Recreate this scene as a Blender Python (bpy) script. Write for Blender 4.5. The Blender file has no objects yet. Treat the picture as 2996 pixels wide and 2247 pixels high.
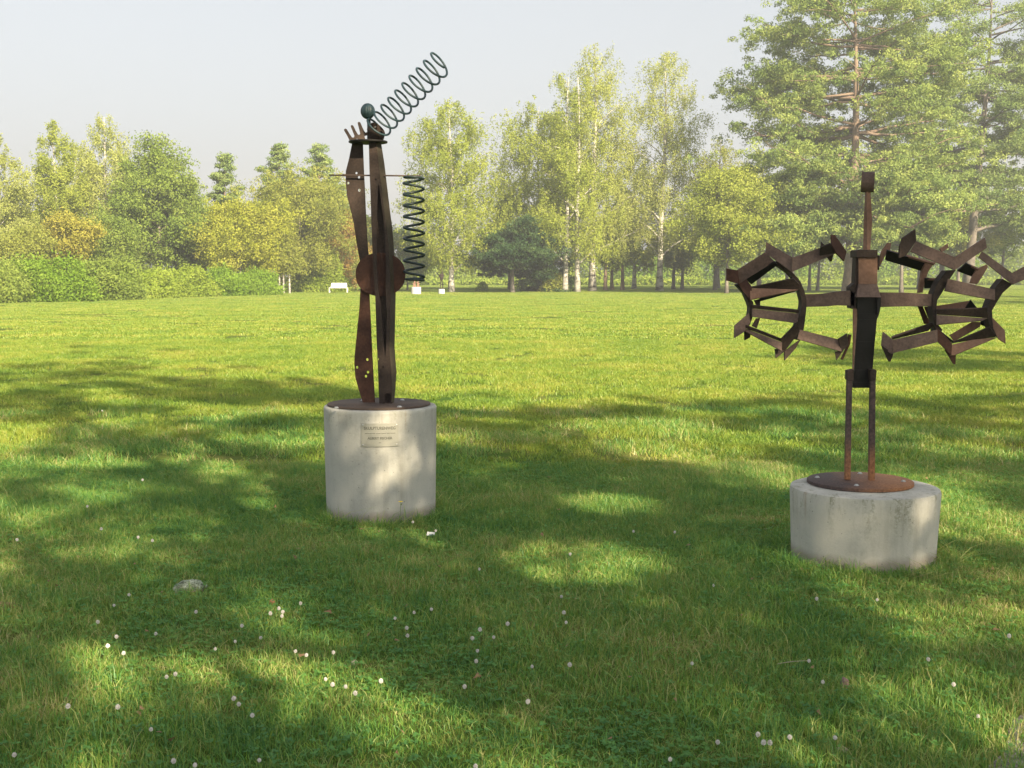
import bpy, math, random
import numpy as np
from mathutils import Vector, Matrix

# ------------------------------------------------------------------ camera, world, sun, exposure
SC = bpy.context.scene
F, CU, CV, HOR, CAMZ = 3589.0, 1498.0, 1123.5, 800.0, 1.6
PITCH = math.atan((CV - HOR) / F)
cam_d = bpy.data.cameras.new('camera')
cam = bpy.data.objects.new('camera', cam_d)
SC.collection.objects.link(cam)
cam.location = (0, 0, CAMZ)
cam.rotation_euler = (math.pi / 2 - PITCH, 0, 0)
cam_d.sensor_width = 36
cam_d.lens = 36 * F / 2996
cam_d.clip_start = 0.05
cam_d.clip_end = 3000
SC.camera = cam

SUN_EL = math.radians(29)
SUN_AZ = math.atan2(0.50, -0.866)          # from +Y towards +X: behind the camera, to its right
world = bpy.data.worlds.new('World')
SC.world = world
world.use_nodes = True
wn, wl = world.node_tree.nodes, world.node_tree.links
wn.clear()
sky = wn.new('ShaderNodeTexSky')
sky.sky_type = 'NISHITA'
sky.sun_disc = False
sky.sun_elevation = SUN_EL
sky.sun_rotation = SUN_AZ
sky.dust_density = 4.0
sky.air_density = 1.0
hs = wn.new('ShaderNodeHueSaturation')
hs.inputs['Saturation'].default_value = 0.35
mx = wn.new('ShaderNodeMix'); mx.data_type = 'RGBA'
mx.inputs[0].default_value = 0.50
mx.inputs[7].default_value = (2.75, 3.0, 3.25, 1)      # even, thinly overcast haze layer
bg = wn.new('ShaderNodeBackground')
bg.inputs['Strength'].default_value = 0.080
wo = wn.new('ShaderNodeOutputWorld')
wl.new(sky.outputs[0], hs.inputs['Color'])
wl.new(hs.outputs[0], mx.inputs[6])
wl.new(mx.outputs[2], bg.inputs[0])
wl.new(bg.outputs[0], wo.inputs[0])

sun_d = bpy.data.lights.new('sun', 'SUN')
sun_d.energy = 5.0
sun_d.angle = math.radians(0.55)
sun_d.color = (1.0, 0.84, 0.58)
sun = bpy.data.objects.new('sun', sun_d)
SC.collection.objects.link(sun)
sdir = Vector((math.sin(SUN_AZ) * math.cos(SUN_EL), math.cos(SUN_AZ) * math.cos(SUN_EL), math.sin(SUN_EL)))
sun.rotation_euler = sdir.to_track_quat('Z', 'Y').to_euler()
sun.location = sdir * 60

SC.view_settings.view_transform = 'Standard'
SC.view_settings.look = 'None'
SC.view_settings.gamma = 1
SC.view_settings.use_curve_mapping = False
SC.view_settings.exposure = 1.50
SC.render.engine = 'CYCLES'
SC.cycles.max_bounces = 8
SC.cycles.diffuse_bounces = 4
SC.cycles.transmission_bounces = 5
SC.cycles.use_denoising = True

random.seed(7)
RNG = np.random.default_rng(7)


# ------------------------------------------------------------------ pixel (2996 x 2247) to place
def ray(u, v):
    yc = (CV - v) / F
    return ((u - CU) / F, math.cos(PITCH) + yc * math.sin(PITCH), -math.sin(PITCH) + yc * math.cos(PITCH))


def P(u, v, Y):
    r = ray(u, v)
    k = Y / r[1]
    return Vector((r[0] * k, Y, CAMZ + r[2] * k))


def G(u, v, h=0.0):
    r = ray(u, v)
    k = (h - CAMZ) / r[2]
    return Vector((r[0] * k, r[1] * k, h))


D = 2996 / 2212.0                            # scale of the smaller view used for far things


# ------------------------------------------------------------------ object helpers
def link(o, parent=None):
    SC.collection.objects.link(o)
    if parent is not None:
        o.parent = parent
    return o


def tag(o, label=None, cat=None, group=None, kind=None):
    if label: o['label'] = label
    if cat: o['category'] = cat
    if group: o['group'] = group
    if kind: o['kind'] = kind
    return o


def empty(name, loc, label, cat, group=None):
    o = bpy.data.objects.new(name, None)
    o.empty_display_size = 0.2
    o.location = loc
    link(o)
    return tag(o, label, cat, group)


def mesh_obj(name, verts, faces, mat, parent=None, smooth=False, attr=None):
    """verts in world coordinates; a child's mesh is moved into its parent's frame."""
    me = bpy.data.meshes.new(name)
    v = np.asarray(verts, dtype=np.float64)
    off = np.array(world_loc(parent)) if parent is not None else np.zeros(3)
    v = v - off
    if isinstance(faces, np.ndarray):
        k = faces.shape[1]
        me.vertices.add(len(v)); me.vertices.foreach_set('co', v.astype(np.float32).ravel())
        me.loops.add(faces.size); me.loops.foreach_set('vertex_index', faces.astype(np.int32).ravel())
        me.polygons.add(len(faces))
        me.polygons.foreach_set('loop_start', np.arange(0, faces.size, k, dtype=np.int32))
        me.update(calc_edges=True)
    else:
        me.from_pydata([tuple(p) for p in v], [], faces)
        me.update()
    if attr is not None:
        a = me.attributes.new('rnd', 'FLOAT', 'POINT')
        a.data.foreach_set('value', np.asarray(attr, dtype=np.float32))
    if smooth:
        me.polygons.foreach_set('use_smooth', np.ones(len(me.polygons), dtype=bool))
    if mat is not None:
        for m in (mat if isinstance(mat, (list, tuple)) else [mat]):
            me.materials.append(m)
    o = bpy.data.objects.new(name, me)
    return link(o, parent)


def world_loc(o):
    p = Vector((0, 0, 0))
    while o is not None:
        p = p + o.location
        o = o.parent
    return p


class Geo:
    """collects simple solids, then makes one mesh of them"""
    def __init__(self):
        self.v, self.f = [], []

    def add(self, vs, fs):
        n = len(self.v)
        self.v += [tuple(p) for p in vs]
        self.f += [tuple(i + n for i in f) for f in fs]
        return self

    def prism(self, pts, vec):
        """polygon pts (3D) pushed along vec"""
        n = len(pts)
        a = [Vector(p) for p in pts]
        b = [p + Vector(vec) for p in a]
        fs = [tuple(range(n)), tuple(range(2 * n - 1, n - 1, -1))]
        for i in range(n):
            j = (i + 1) % n
            fs.append((i, i + n, j + n, j))
        return self.add(a + b, fs)

    def box(self, c, s, rz=0.0):
        x, y, z = s[0] / 2, s[1] / 2, s[2] / 2
        R = Matrix.Rotation(rz, 3, 'Z')
        vs = [Vector(c) + R @ Vector((a * x, b * y, d * z)) for a in (-1, 1) for b in (-1, 1) for d in (-1, 1)]
        return self.add(vs, [(0, 1, 3, 2), (4, 6, 7, 5), (0, 4, 5, 1), (2, 3, 7, 6), (0, 2, 6, 4), (1, 5, 7, 3)])

    def tube(self, pts, rad, n=8, cap=True):
        pts = [Vector(p) for p in pts]
        rad = rad if isinstance(rad, (list, tuple)) else [rad] * len(pts)
        vs, fs = [], []
        prev = None
        for i, p in enumerate(pts):
            t = (pts[min(i + 1, len(pts) - 1)] - pts[max(i - 1, 0)]).normalized()
            if prev is None:
                a = Vector((0, 0, 1)) if abs(t.z) < 0.9 else Vector((1, 0, 0))
                prev = t.cross(a).normalized()
            u = (prev - t * prev.dot(t))
            u = u.normalized() if u.length > 1e-6 else t.orthogonal().normalized()
            prev = u
            w = t.cross(u)
            for k in range(n):
                an = 2 * math.pi * k / n
                vs.append(p + (u * math.cos(an) + w * math.sin(an)) * rad[i])
        for i in range(len(pts) - 1):
            for k in range(n):
                k2 = (k + 1) % n
                fs.append((i * n + k, i * n + k2, (i + 1) * n + k2, (i + 1) * n + k))
        if cap:
            fs.append(tuple(range(n - 1, -1, -1)))
            m = (len(pts) - 1) * n
            fs.append(tuple(range(m, m + n)))
        return self.add(vs, fs)

    def lathe(self, c, prof, n=48, axis=(0, 0, 1), wob=0.0):
        """prof: list of (radius, height) along axis from c"""
        ax = Vector(axis).normalized()
        u = ax.orthogonal().normalized() if abs(ax.z) < 0.99 else Vector((1, 0, 0))
        w = ax.cross(u)
        vs, fs = [], []
        for (r, h) in prof:
            for k in range(n):
                an = 2 * math.pi * k / n
                rr = r * (1 + wob * math.sin(an * 5 + h * 9) * 0.6 + wob * math.sin(an * 13 + h * 31) * 0.4)
                vs.append(Vector(c) + ax * h + (u * math.cos(an) + w * math.sin(an)) * rr)
        m = len(prof)
        for i in range(m - 1):
            for k in range(n):
                k2 = (k + 1) % n
                fs.append((i * n + k, i * n + k2, (i + 1) * n + k2, (i + 1) * n + k))
        fs.append(tuple(range(n - 1, -1, -1)))
        fs.append(tuple(range((m - 1) * n, m * n)))
        return self.add(vs, fs)

    def obj(self, name, mat, parent=None, smooth=False, bevel=0.0, auto=None):
        o = mesh_obj(name, self.v, self.f, mat, parent, smooth)
        if auto:
            o.data.set_sharp_from_angle(angle=math.radians(auto))
        if bevel:
            b = o.modifiers.new('bevel', 'BEVEL')
            b.width = bevel; b.segments = 2; b.limit_method = 'ANGLE'; b.angle_limit = math.radians(40)
        return o


def cut_plate(name, outline, holes, y_front, th, mat, parent, dfun=None):
    """plate standing in depth y_front, outline and holes in photograph pixels"""
    cu = bpy.data.curves.new('tmp', 'CURVE')
    cu.dimensions = '2D'
    cu.fill_mode = 'BOTH'
    cu.extrude = th / 2
    def spl(pts):
        s = cu.splines.new('POLY')
        s.points.add(len(pts) - 1)
        for i, q in enumerate(pts):
            p = P(q[0], q[1], y_front)
            s.points[i].co = (p.x, p.z, 0, 1)
        s.use_cyclic_u = True
    spl(outline)
    for h in holes:
        if len(h) == 3 and not isinstance(h[0], (tuple, list)):
            u, v, r = h
            spl([(u + r * math.cos(a * math.pi / 6), v + r * 1.15 * math.sin(a * math.pi / 6)) for a in range(12)])
        else:
            spl(h)
    tmp = bpy.data.objects.new('tmp', cu)
    SC.collection.objects.link(tmp)
    dg = bpy.context.evaluated_depsgraph_get()
    me = bpy.data.meshes.new_from_object(tmp.evaluated_get(dg))
    bpy.data.objects.remove(tmp)
    n = len(me.vertices)
    co = np.empty(n * 3, dtype=np.float32); me.vertices.foreach_get('co', co); co = co.reshape(-1, 3)
    x, z, y = co[:, 0].copy(), co[:, 1].copy(), co[:, 2].copy()
    yy = y_front + th / 2 - y
    if dfun is not None:
        yy = yy + dfun(x, z)
    off = world_loc(parent)
    new = np.stack([x - off.x, yy - off.y, z - off.z], 1)
    me.vertices.foreach_set('co', new.astype(np.float32).ravel())
    me.name = name
    me.materials.clear(); me.materials.append(mat)
    me.update()
    o = bpy.data.objects.new(name, me)
    return link(o, parent)


# ------------------------------------------------------------------ materials
def new_mat(name):
    m = bpy.data.materials.new(name)
    m.use_nodes = True
    nt = m.node_tree
    nt.nodes.clear()
    out = nt.nodes.new('ShaderNodeOutputMaterial')
    return m, nt, out


def N(nt, kind, **kw):
    n = nt.nodes.new(kind)
    for k, v in kw.items():
        if k in n.inputs:
            n.inputs[k].default_value = v
        else:
            setattr(n, k, v)
    return n


def ramp(nt, fac, stops):
    r = nt.nodes.new('ShaderNodeValToRGB')
    els = r.color_ramp.elements
    while len(els) < len(stops):
        els.new(0.5)
    for e, (p, c) in zip(els, stops):
        e.position = p
        e.color = (*c, 1) if len(c) == 3 else c
    nt.links.new(fac, r.inputs[0])
    return r.outputs[0]


def noise(nt, vec, scale, detail=4, rough=0.55):
    n = N(nt, 'ShaderNodeTexNoise')
    n.inputs['Scale'].default_value = scale
    n.inputs['Detail'].default_value = detail
    n.inputs['Roughness'].default_value = rough
    if vec is not None:
        nt.links.new(vec, n.inputs['Vector'])
    return n.outputs['Fac']


def mixc(nt, fac, a, b, mode='MIX'):
    m = nt.nodes.new('ShaderNodeMix'); m.data_type = 'RGBA'; m.blend_type = mode
    for src, idx in ((fac, 0), (a, 6), (b, 7)):
        if isinstance(src, (int, float)):
            m.inputs[idx].default_value = src
        elif isinstance(src, tuple):
            m.inputs[idx].default_value = (*src, 1)
        else:
            nt.links.new(src, m.inputs[idx])
    return m.outputs[2]


def math_n(nt, op, a, b=None, clamp=False):
    m = nt.nodes.new('ShaderNodeMath'); m.operation = op; m.use_clamp = clamp
    for i, s in enumerate((a, b)):
        if s is None: continue
        if isinstance(s, (int, float)): m.inputs[i].default_value = s
        else: nt.links.new(s, m.inputs[i])
    return m.outputs[0]


def surf(name, stops, scale=6, rough=0.8, bump=0.3, bscale=60, metal=0.0, spec=0.3, fine=0.35):
    m, nt, out = new_mat(name)
    geo = N(nt, 'ShaderNodeNewGeometry')
    n1 = noise(nt, geo.outputs['Position'], scale, 6, 0.62)
    n2 = noise(nt, geo.outputs['Position'], bscale, 4, 0.6)
    f = math_n(nt, 'ADD', math_n(nt, 'MULTIPLY', n1, 1 - fine), math_n(nt, 'MULTIPLY', n2, fine))
    col = ramp(nt, f, stops)
    b = N(nt, 'ShaderNodeBsdfPrincipled')
    nt.links.new(col, b.inputs['Base Color'])
    b.inputs['Roughness'].default_value = rough
    b.inputs['Metallic'].default_value = metal
    b.inputs['Specular IOR Level'].default_value = spec
    bp = N(nt, 'ShaderNodeBump'); bp.inputs['Strength'].default_value = bump; bp.inputs['Distance'].default_value = 0.004
    nt.links.new(n2, bp.inputs['Height'])
    nt.links.new(bp.outputs[0], b.inputs['Normal'])
    nt.links.new(b.outputs[0], out.inputs[0])
    return m


def leaf_mat(name, stops, trans=0.35, wscale=0.25):
    """colour from each leaf's own random number and a slow change from place to place"""
    m, nt, out = new_mat(name)
    at = N(nt, 'ShaderNodeAttribute'); at.attribute_name = 'rnd'
    geo = N(nt, 'ShaderNodeNewGeometry')
    n1 = noise(nt, geo.outputs['Position'], wscale, 3)
    f = math_n(nt, 'ADD', math_n(nt, 'MULTIPLY', at.outputs['Fac'], 0.6), math_n(nt, 'MULTIPLY', n1, 0.4))
    col = ramp(nt, f, stops)
    d = N(nt, 'ShaderNodeBsdfDiffuse'); t = N(nt, 'ShaderNodeBsdfTranslucent')
    nt.links.new(col, d.inputs[0])
    tc = mixc(nt, 1.0, col, (1.0, 1.0, 0.55), 'MULTIPLY')
    nt.links.new(tc, t.inputs[0])
    mm = N(nt, 'ShaderNodeMixShader'); mm.inputs[0].default_value = trans
    nt.links.new(d.outputs[0], mm.inputs[1]); nt.links.new(t.outputs[0], mm.inputs[2])
    nt.links.new(mm.outputs[0], out.inputs[0])
    return m


M = {}
M['rust'] = surf('rust_brown', [(0.30, (.045, .030, .026)), (0.46, (.105, .070, .058)), (0.60, (.165, .112, .092)), (0.75, (.24, .17, .14))], scale=5, bscale=70)
M['rust_dark'] = surf('rust_dark', [(0.32, (.018, .013, .011)), (0.5, (.038, .026, .021)), (0.68, (.070, .047, .037))], scale=5, bscale=80)
M['rust_olive'] = surf('rust_olive', [(0.32, (.026, .021, .014)), (0.5, (.052, .042, .028)), (0.68, (.085, .066, .043))], scale=4, bscale=80)
M['rust_red'] = surf('rust_red', [(0.3, (.028, .013, .010)), (0.5, (.060, .027, .018)), (0.7, (.12, .055, .035))], scale=5, bscale=60)
M['rust_orange'] = surf('rust_orange', [(0.3, (.11, .060, .040)), (0.5, (.20, .112, .078)), (0.7, (.30, .18, .125))], scale=5, bscale=60)
M['rust_plate'] = surf('rust_plate', [(0.36, (.045, .030, .030)), (0.47, (.10, .050, .035)), (0.58, (.24, .10, .04))], scale=3.0, bscale=50)
M['plate_grey'] = surf('plate_greybrown', [(0.32, (.045, .032, .028)), (0.5, (.085, .06, .048)), (0.7, (.12, .085, .06))], scale=5, bscale=60)
M['black'] = surf('black_steel_and_shade', [(0.3, (.006, .006, .006)), (0.6, (.014, .012, .011)), (0.8, (.03, .024, .02))], scale=7, rough=0.6)  # black steel; on the wing cleats it also paints their shaded faces
M['teal'] = surf('teal_patina', [(0.3, (.012, .026, .032)), (0.5, (.020, .044, .054)), (0.7, (.045, .085, .098))], scale=22, rough=0.5, spec=0.5)
M['spring'] = surf('spring_green_black', [(0.3, (.008, .014, .014)), (0.5, (.014, .028, .026)), (0.7, (.035, .06, .055))], scale=22, rough=0.5, spec=0.5)
M['zinc'] = surf('zinc_bolt', [(0.3, (.35, .36, .38)), (0.7, (.6, .62, .64))], scale=40, rough=0.35, metal=0.6, spec=0.5)
M['letter'] = surf('engraved_lettering', [(0.3, (.12, .12, .10)), (0.7, (.18, .18, .15))], scale=60, rough=0.6)
M['plaque'] = surf('brushed_plaque', [(0.3, (.32, .315, .275)), (0.7, (.39, .38, .33))], scale=9, bscale=200, bump=0.05, rough=0.42, metal=0.25, spec=0.5)
M['white_paint'] = surf('white_paint', [(0.3, (.48, .49, .50)), (0.7, (.60, .61, .62))], scale=3, rough=0.6, bump=0.05)
M['soil'] = surf('soil', [(0.3, (.05, .035, .022)), (0.7, (.12, .09, .06))], scale=9)


def rust_graded(name, axis, lo, hi):
    """the same steel, weathered to bright orange rust at one end where water stands"""
    m, nt, out = new_mat(name)
    geo = N(nt, 'ShaderNodeNewGeometry')
    sp = N(nt, 'ShaderNodeSeparateXYZ'); nt.links.new(geo.outputs['Position'], sp.inputs[0])
    n1 = noise(nt, geo.outputs['Position'], 7, 5, .6); n2 = noise(nt, geo.outputs['Position'], 70, 4, .6)
    t = math_n(nt, 'MULTIPLY', math_n(nt, 'SUBTRACT', sp.outputs[axis], lo), 1 / (hi - lo))
    t = math_n(nt, 'ADD', t, math_n(nt, 'MULTIPLY', math_n(nt, 'SUBTRACT', n1, .5), 1.1), True)
    dark = ramp(nt, n2, [(0.35, (.035, .024, .024)), (0.65, (.10, .065, .058))])
    bright = ramp(nt, n2, [(0.35, (.19, .075, .03)), (0.65, (.36, .17, .075))])
    b = N(nt, 'ShaderNodeBsdfPrincipled'); b.inputs['Roughness'].default_value = .8
    nt.links.new(mixc(nt, t, dark, bright), b.inputs['Base Color'])
    bp = N(nt, 'ShaderNodeBump'); bp.inputs['Strength'].default_value = .3; bp.inputs['Distance'].default_value = .004
    nt.links.new(n2, bp.inputs['Height']); nt.links.new(bp.outputs[0], b.inputs['Normal'])
    nt.links.new(b.outputs[0], out.inputs[0])
    return m


def concrete(name, moss, base, top_z):
    m, nt, out = new_mat(name)
    tc = N(nt, 'ShaderNodeTexCoord')
    sep = N(nt, 'ShaderNodeSeparateXYZ'); nt.links.new(tc.outputs['Object'], sep.inputs[0])
    big = noise(nt, tc.outputs['Object'], 5, 6, 0.6)
    fin = noise(nt, tc.outputs['Object'], 90, 4, 0.6)
    col = ramp(nt, math_n(nt, 'ADD', math_n(nt, 'MULTIPLY', big, .75), math_n(nt, 'MULTIPLY', fin, .25)),
               [(0.3, (base[0] * .78, base[1] * .78, base[2] * .78)), (0.5, base), (0.72, (base[0] * 1.15, base[1] * 1.13, base[2] * 1.1))])
    # run-down stains: noise stretched along z, strongest under the top edge
    mp = N(nt, 'ShaderNodeMapping'); mp.inputs['Scale'].default_value = (14, 14, 2.4)
    nt.links.new(tc.outputs['Object'], mp.inputs[0])
    st = noise(nt, mp.outputs[0], 1.0, 6, 0.7)
    hgt = math_n(nt, 'MULTIPLY', math_n(nt, 'SUBTRACT', sep.outputs[2], top_z - 0.26), 3.6, True)
    s = math_n(nt, 'MULTIPLY', math_n(nt, 'MULTIPLY', math_n(nt, 'SUBTRACT', st, 0.50), 5.5, True), hgt)
    sp = noise(nt, tc.outputs['Object'], 60, 3, 0.7)
    s = math_n(nt, 'MULTIPLY', s, math_n(nt, 'MULTIPLY', math_n(nt, 'SUBTRACT', sp, 0.40), 7, True))
    s = math_n(nt, 'MULTIPLY', s, moss)
    col = mixc(nt, s, col, (.13, .135, .07))
    mp2 = N(nt, 'ShaderNodeMapping'); mp2.inputs['Scale'].default_value = (9, 9, .9); mp2.inputs['Location'].default_value = (3.1, 7.7, 1.3)
    nt.links.new(tc.outputs['Object'], mp2.inputs[0])
    st2 = noise(nt, mp2.outputs[0], 1.0, 5, 0.65)
    s2_ = math_n(nt, 'MULTIPLY', math_n(nt, 'SUBTRACT', st2, 0.50), 4.0, True)
    col = mixc(nt, math_n(nt, 'MULTIPLY', s2_, 0.55), col, (base[0] * .58, base[1] * .56, base[2] * .50))
    mp3 = N(nt, 'ShaderNodeMapping'); mp3.inputs['Scale'].default_value = (26, 26, 1.2); mp3.inputs['Location'].default_value = (1.1, 2.7, .3)
    nt.links.new(tc.outputs['Object'], mp3.inputs[0])
    s3_ = math_n(nt, 'MULTIPLY', math_n(nt, 'SUBTRACT', noise(nt, mp3.outputs[0], 1.0, 4, .6), 0.60), 6.0, True)
    col = mixc(nt, math_n(nt, 'MULTIPLY', math_n(nt, 'MULTIPLY', s3_, hgt), .6), col, (.27, .17, .09))
    # a damp, soiled foot with an uneven upper edge
    ft = math_n(nt, 'SUBTRACT', 1.0, math_n(nt, 'MULTIPLY', math_n(nt, 'SUBTRACT', sep.outputs[2], math_n(nt, 'MULTIPLY', big, 0.09)), 22), True)
    col = mixc(nt, math_n(nt, 'MULTIPLY', ft, 0.55), col, (.20, .15, .11))
    # air holes in the cast face
    vo = N(nt, 'ShaderNodeTexVoronoi'); vo.inputs['Scale'].default_value = 24
    nt.links.new(tc.outputs['Object'], vo.inputs['Vector'])
    pit = math_n(nt, 'LESS_THAN', vo.outputs['Distance'], 0.085)
    col = mixc(nt, math_n(nt, 'MULTIPLY', pit, 0.6), col, (.13, .13, .12))
    b = N(nt, 'ShaderNodeBsdfPrincipled')
    nt.links.new(col, b.inputs['Base Color'])
    b.inputs['Roughness'].default_value = 0.92
    b.inputs['Specular IOR Level'].default_value = 0.2
    bp = N(nt, 'ShaderNodeBump'); bp.inputs['Strength'].default_value = 0.35; bp.inputs['Distance'].default_value = 0.004
    nt.links.new(math_n(nt, 'SUBTRACT', fin, math_n(nt, 'MULTIPLY', pit, 0.8)), bp.inputs['Height'])
    nt.links.new(bp.outputs[0], b.inputs['Normal'])
    nt.links.new(b.outputs[0], out.inputs[0])
    return m


M['bark_birch'] = None
def birch_bark():
    m, nt, out = new_mat('birch_bark')
    geo = N(nt, 'ShaderNodeNewGeometry')
    mp = N(nt, 'ShaderNodeMapping'); mp.inputs['Scale'].default_value = (1.2, 1.2, 3.0)
    nt.links.new(geo.outputs['Position'], mp.inputs[0])
    n = noise(nt, mp.outputs[0], 1.3, 6, 0.75)
    col = ramp(nt, n, [(0.36, (.05, .045, .04)), (0.45, (.30, .28, .25)), (0.55, (.50, .48, .44)), (0.8, (.62, .60, .56))])
    b = N(nt, 'ShaderNodeBsdfDiffuse'); nt.links.new(col, b.inputs[0]); nt.links.new(b.outputs[0], out.inputs[0])
    return m
M['bark_birch'] = birch_bark()
M['bark_grey'] = surf('bark_grey', [(0.3, (.07, .06, .05)), (0.5, (.15, .13, .11)), (0.7, (.24, .21, .18))], scale=2, bscale=14)
M['bark_pine'] = surf('bark_pine', [(0.3, (.10, .07, .052)), (0.5, (.21, .15, .11)), (0.7, (.33, .25, .19))], scale=1.5, bscale=10)
M['lf_birch'] = leaf_mat('birch_leaves', [(0.2, (.22, .28, .05)), (0.5, (.34, .40, .07)), (0.8, (.46, .49, .12))], 0.45)
M['lf_birch_pale'] = leaf_mat('birch_leaves_pale', [(0.2, (.26, .31, .08)), (0.5, (.39, .43, .12)), (0.8, (.50, .53, .19))], 0.45)
M['lf_green'] = leaf_mat('green_leaves', [(0.2, (.13, .20, .04)), (0.5, (.22, .30, .06)), (0.8, (.32, .38, .09))], 0.38)
M['lf_hedge'] = leaf_mat('hedge_leaves', [(0.2, (.09, .17, .02)), (0.5, (.17, .28, .03)), (0.8, (.27, .38, .06))], 0.32)
M['lf_hedge_light'] = leaf_mat('hedge_leaves_light', [(0.2, (.15, .23, .03)), (0.5, (.25, .34, .045)), (0.8, (.36, .42, .08))], 0.35)
M['lf_olive'] = leaf_mat('olive_leaves', [(0.2, (.17, .21, .04)), (0.5, (.27, .30, .06)), (0.8, (.38, .39, .10))], 0.35)
M['lf_yellow'] = leaf_mat('yellow_leaves', [(0.2, (.22, .26, .035)), (0.5, (.34, .37, .05)), (0.8, (.46, .45, .09))], 0.35)
M['lf_orange'] = leaf_mat('orange_leaves', [(0.2, (.25, .26, .045)), (0.5, (.37, .35, .06)), (0.8, (.47, .41, .10))], 0.35)
M['lf_russet'] = leaf_mat('russet_leaves', [(0.2, (.25, .20, .04)), (0.5, (.40, .26, .07)), (0.8, (.50, .34, .14))], 0.35)
M['lf_pine'] = leaf_mat('pine_needles', [(0.2, (.12, .20, .07)), (0.5, (.23, .31, .10)), (0.8, (.34, .41, .14))], 0.32, 0.5)
M['lf_pine_light'] = leaf_mat('pine_needles_light', [(0.2, (.11, .18, .06)), (0.5, (.25, .33, .09)), (0.8, (.42, .47, .14))], 0.35, 0.5)
M['lf_spruce'] = leaf_mat('spruce_needles', [(0.2, (.022, .050, .022)), (0.5, (.050, .095, .036)), (0.8, (.11, .155, .055))], 0.2, 0.5)


SHADE_TINT = [(0.32, (.075, .21, .060)), (0.45, (.125, .295, .063)), (0.56, (.205, .355, .063)), (0.66, (.34, .40, .11)), (0.80, (.56, .48, .26))]  # greener, cooler stops: the tint of tree shade put into the near blades
OPEN = [(0.34, (.115, .215, .038)), (0.46, (.18, .29, .040)), (0.56, (.25, .34, .045)), (0.68, (.36, .385, .07)), (0.82, (.50, .44, .17))]


def grass_mat(name, blades, stops=OPEN):
    m, nt, out = new_mat(name)
    geo = N(nt, 'ShaderNodeNewGeometry')
    pos = geo.outputs['Position']
    n1 = noise(nt, pos, 0.55, 5, 0.62)
    n2 = noise(nt, pos, 4.0, 4, 0.6)
    n3 = noise(nt, pos, 0.07, 4, 0.6)
    f = math_n(nt, 'ADD', math_n(nt, 'MULTIPLY', n1, .62), math_n(nt, 'MULTIPLY', n2, .42))
    f = math_n(nt, 'SUBTRACT', f, .195)
    f = math_n(nt, 'ADD', f, math_n(nt, 'MULTIPLY', n3, .15))
    if blades:
        at = N(nt, 'ShaderNodeAttribute'); at.attribute_name = 'rnd'
        f = math_n(nt, 'ADD', f, math_n(nt, 'MULTIPLY', at.outputs['Fac'], .34 if stops is SHADE_TINT else .20))
        f = math_n(nt, 'SUBTRACT', f, 0.02 if stops is SHADE_TINT else -.05)
        col = ramp(nt, f, stops)
        d = N(nt, 'ShaderNodeBsdfDiffuse'); t = N(nt, 'ShaderNodeBsdfTranslucent')
        nt.links.new(col, d.inputs[0])
        nt.links.new(mixc(nt, 1.0, col, (1, 1, .5), 'MULTIPLY'), t.inputs[0])
        g = N(nt, 'ShaderNodeBsdfGlossy'); g.inputs['Roughness'].default_value = 0.45
        mm = N(nt, 'ShaderNodeMixShader'); mm.inputs[0].default_value = 0.35
        nt.links.new(d.outputs[0], mm.inputs[1]); nt.links.new(t.outputs[0], mm.inputs[2])
        m2 = N(nt, 'ShaderNodeMixShader'); m2.inputs[0].default_value = 0.035
        nt.links.new(mm.outputs[0], m2.inputs[1]); nt.links.new(g.outputs[0], m2.inputs[2])
        nt.links.new(m2.outputs[0], out.inputs[0])
    else:
        n4 = noise(nt, pos, 110, 5, 0.75)
        f = math_n(nt, 'ADD', f, math_n(nt, 'SUBTRACT', math_n(nt, 'MULTIPLY', n4, .7), .22))
        col = ramp(nt, f, [(0.36, (.04, .09, .022)), (0.5, (.085, .13, .028)), (0.66, (.15, .15, .05))])  # dark green stops paint the shadow between blades, the brown one is thatch
        d = N(nt, 'ShaderNodeBsdfDiffuse'); nt.links.new(col, d.inputs[0])
        nt.links.new(d.outputs[0], out.inputs[0])
    return m
M['ground'] = grass_mat('lawn_ground', False)
M['blades'] = grass_mat('grass_blades', True)
M['blades_shade_tint'] = grass_mat('grass_blades_shade_tint', True, SHADE_TINT)
M['weed'] = leaf_mat('weed_leaves', [(0.2, (.05, .13, .045)), (0.5, (.085, .19, .065)), (0.8, (.14, .25, .08))], 0.3, 3.0)

# ------------------------------------------------------------------ GROUND
o = mesh_obj('ground', [(-600, -80, 0), (600, -80, 0), (600, 700, 0), (-600, 700, 0)], [(0, 1, 2, 3)], M['ground'])
tag(o, 'wide mown lawn reaching to the tree line', None, None, 'structure')

PED1 = G(1116, 1537); R1 = 0.372; PED1C = Vector((PED1.x * (1 + R1 / PED1.y), PED1.y + R1, 0))
PED2 = G(2522, 1683); R2 = 0.410; PED2C = Vector((PED2.x * (1 + R2 / PED2.y), PED2.y + R2, 0))

# gravel path entering at the near right corner
path_px = [(2996, 2085), (2962, 2110), (2944, 2150), (2950, 2185), (2920, 2215), (2890, 2247)]
pp = [G(u, v, 0.004) for u, v in path_px]
pp += [Vector((1.2, 3.0, .004)), Vector((1.5, 1.0, .004)), Vector((6, 1.0, .004)), Vector((6, 4.0, .004)), Vector((3.2, 4.7, .004))]
M['gravel'] = surf('gravel_dirt', [(0.38, (.10, .085, .065)), (0.5, (.24, .215, .185)), (0.62, (.40, .375, .34))], scale=12, bscale=90, fine=.5, bump=1.0)
o = mesh_obj('path', pp, [tuple(range(len(pp)))], M['gravel'])
tag(o, 'pale gravel path at the near right corner', None, None, 'structure')
path_poly = [(p.x, p.y) for p in pp]


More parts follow.
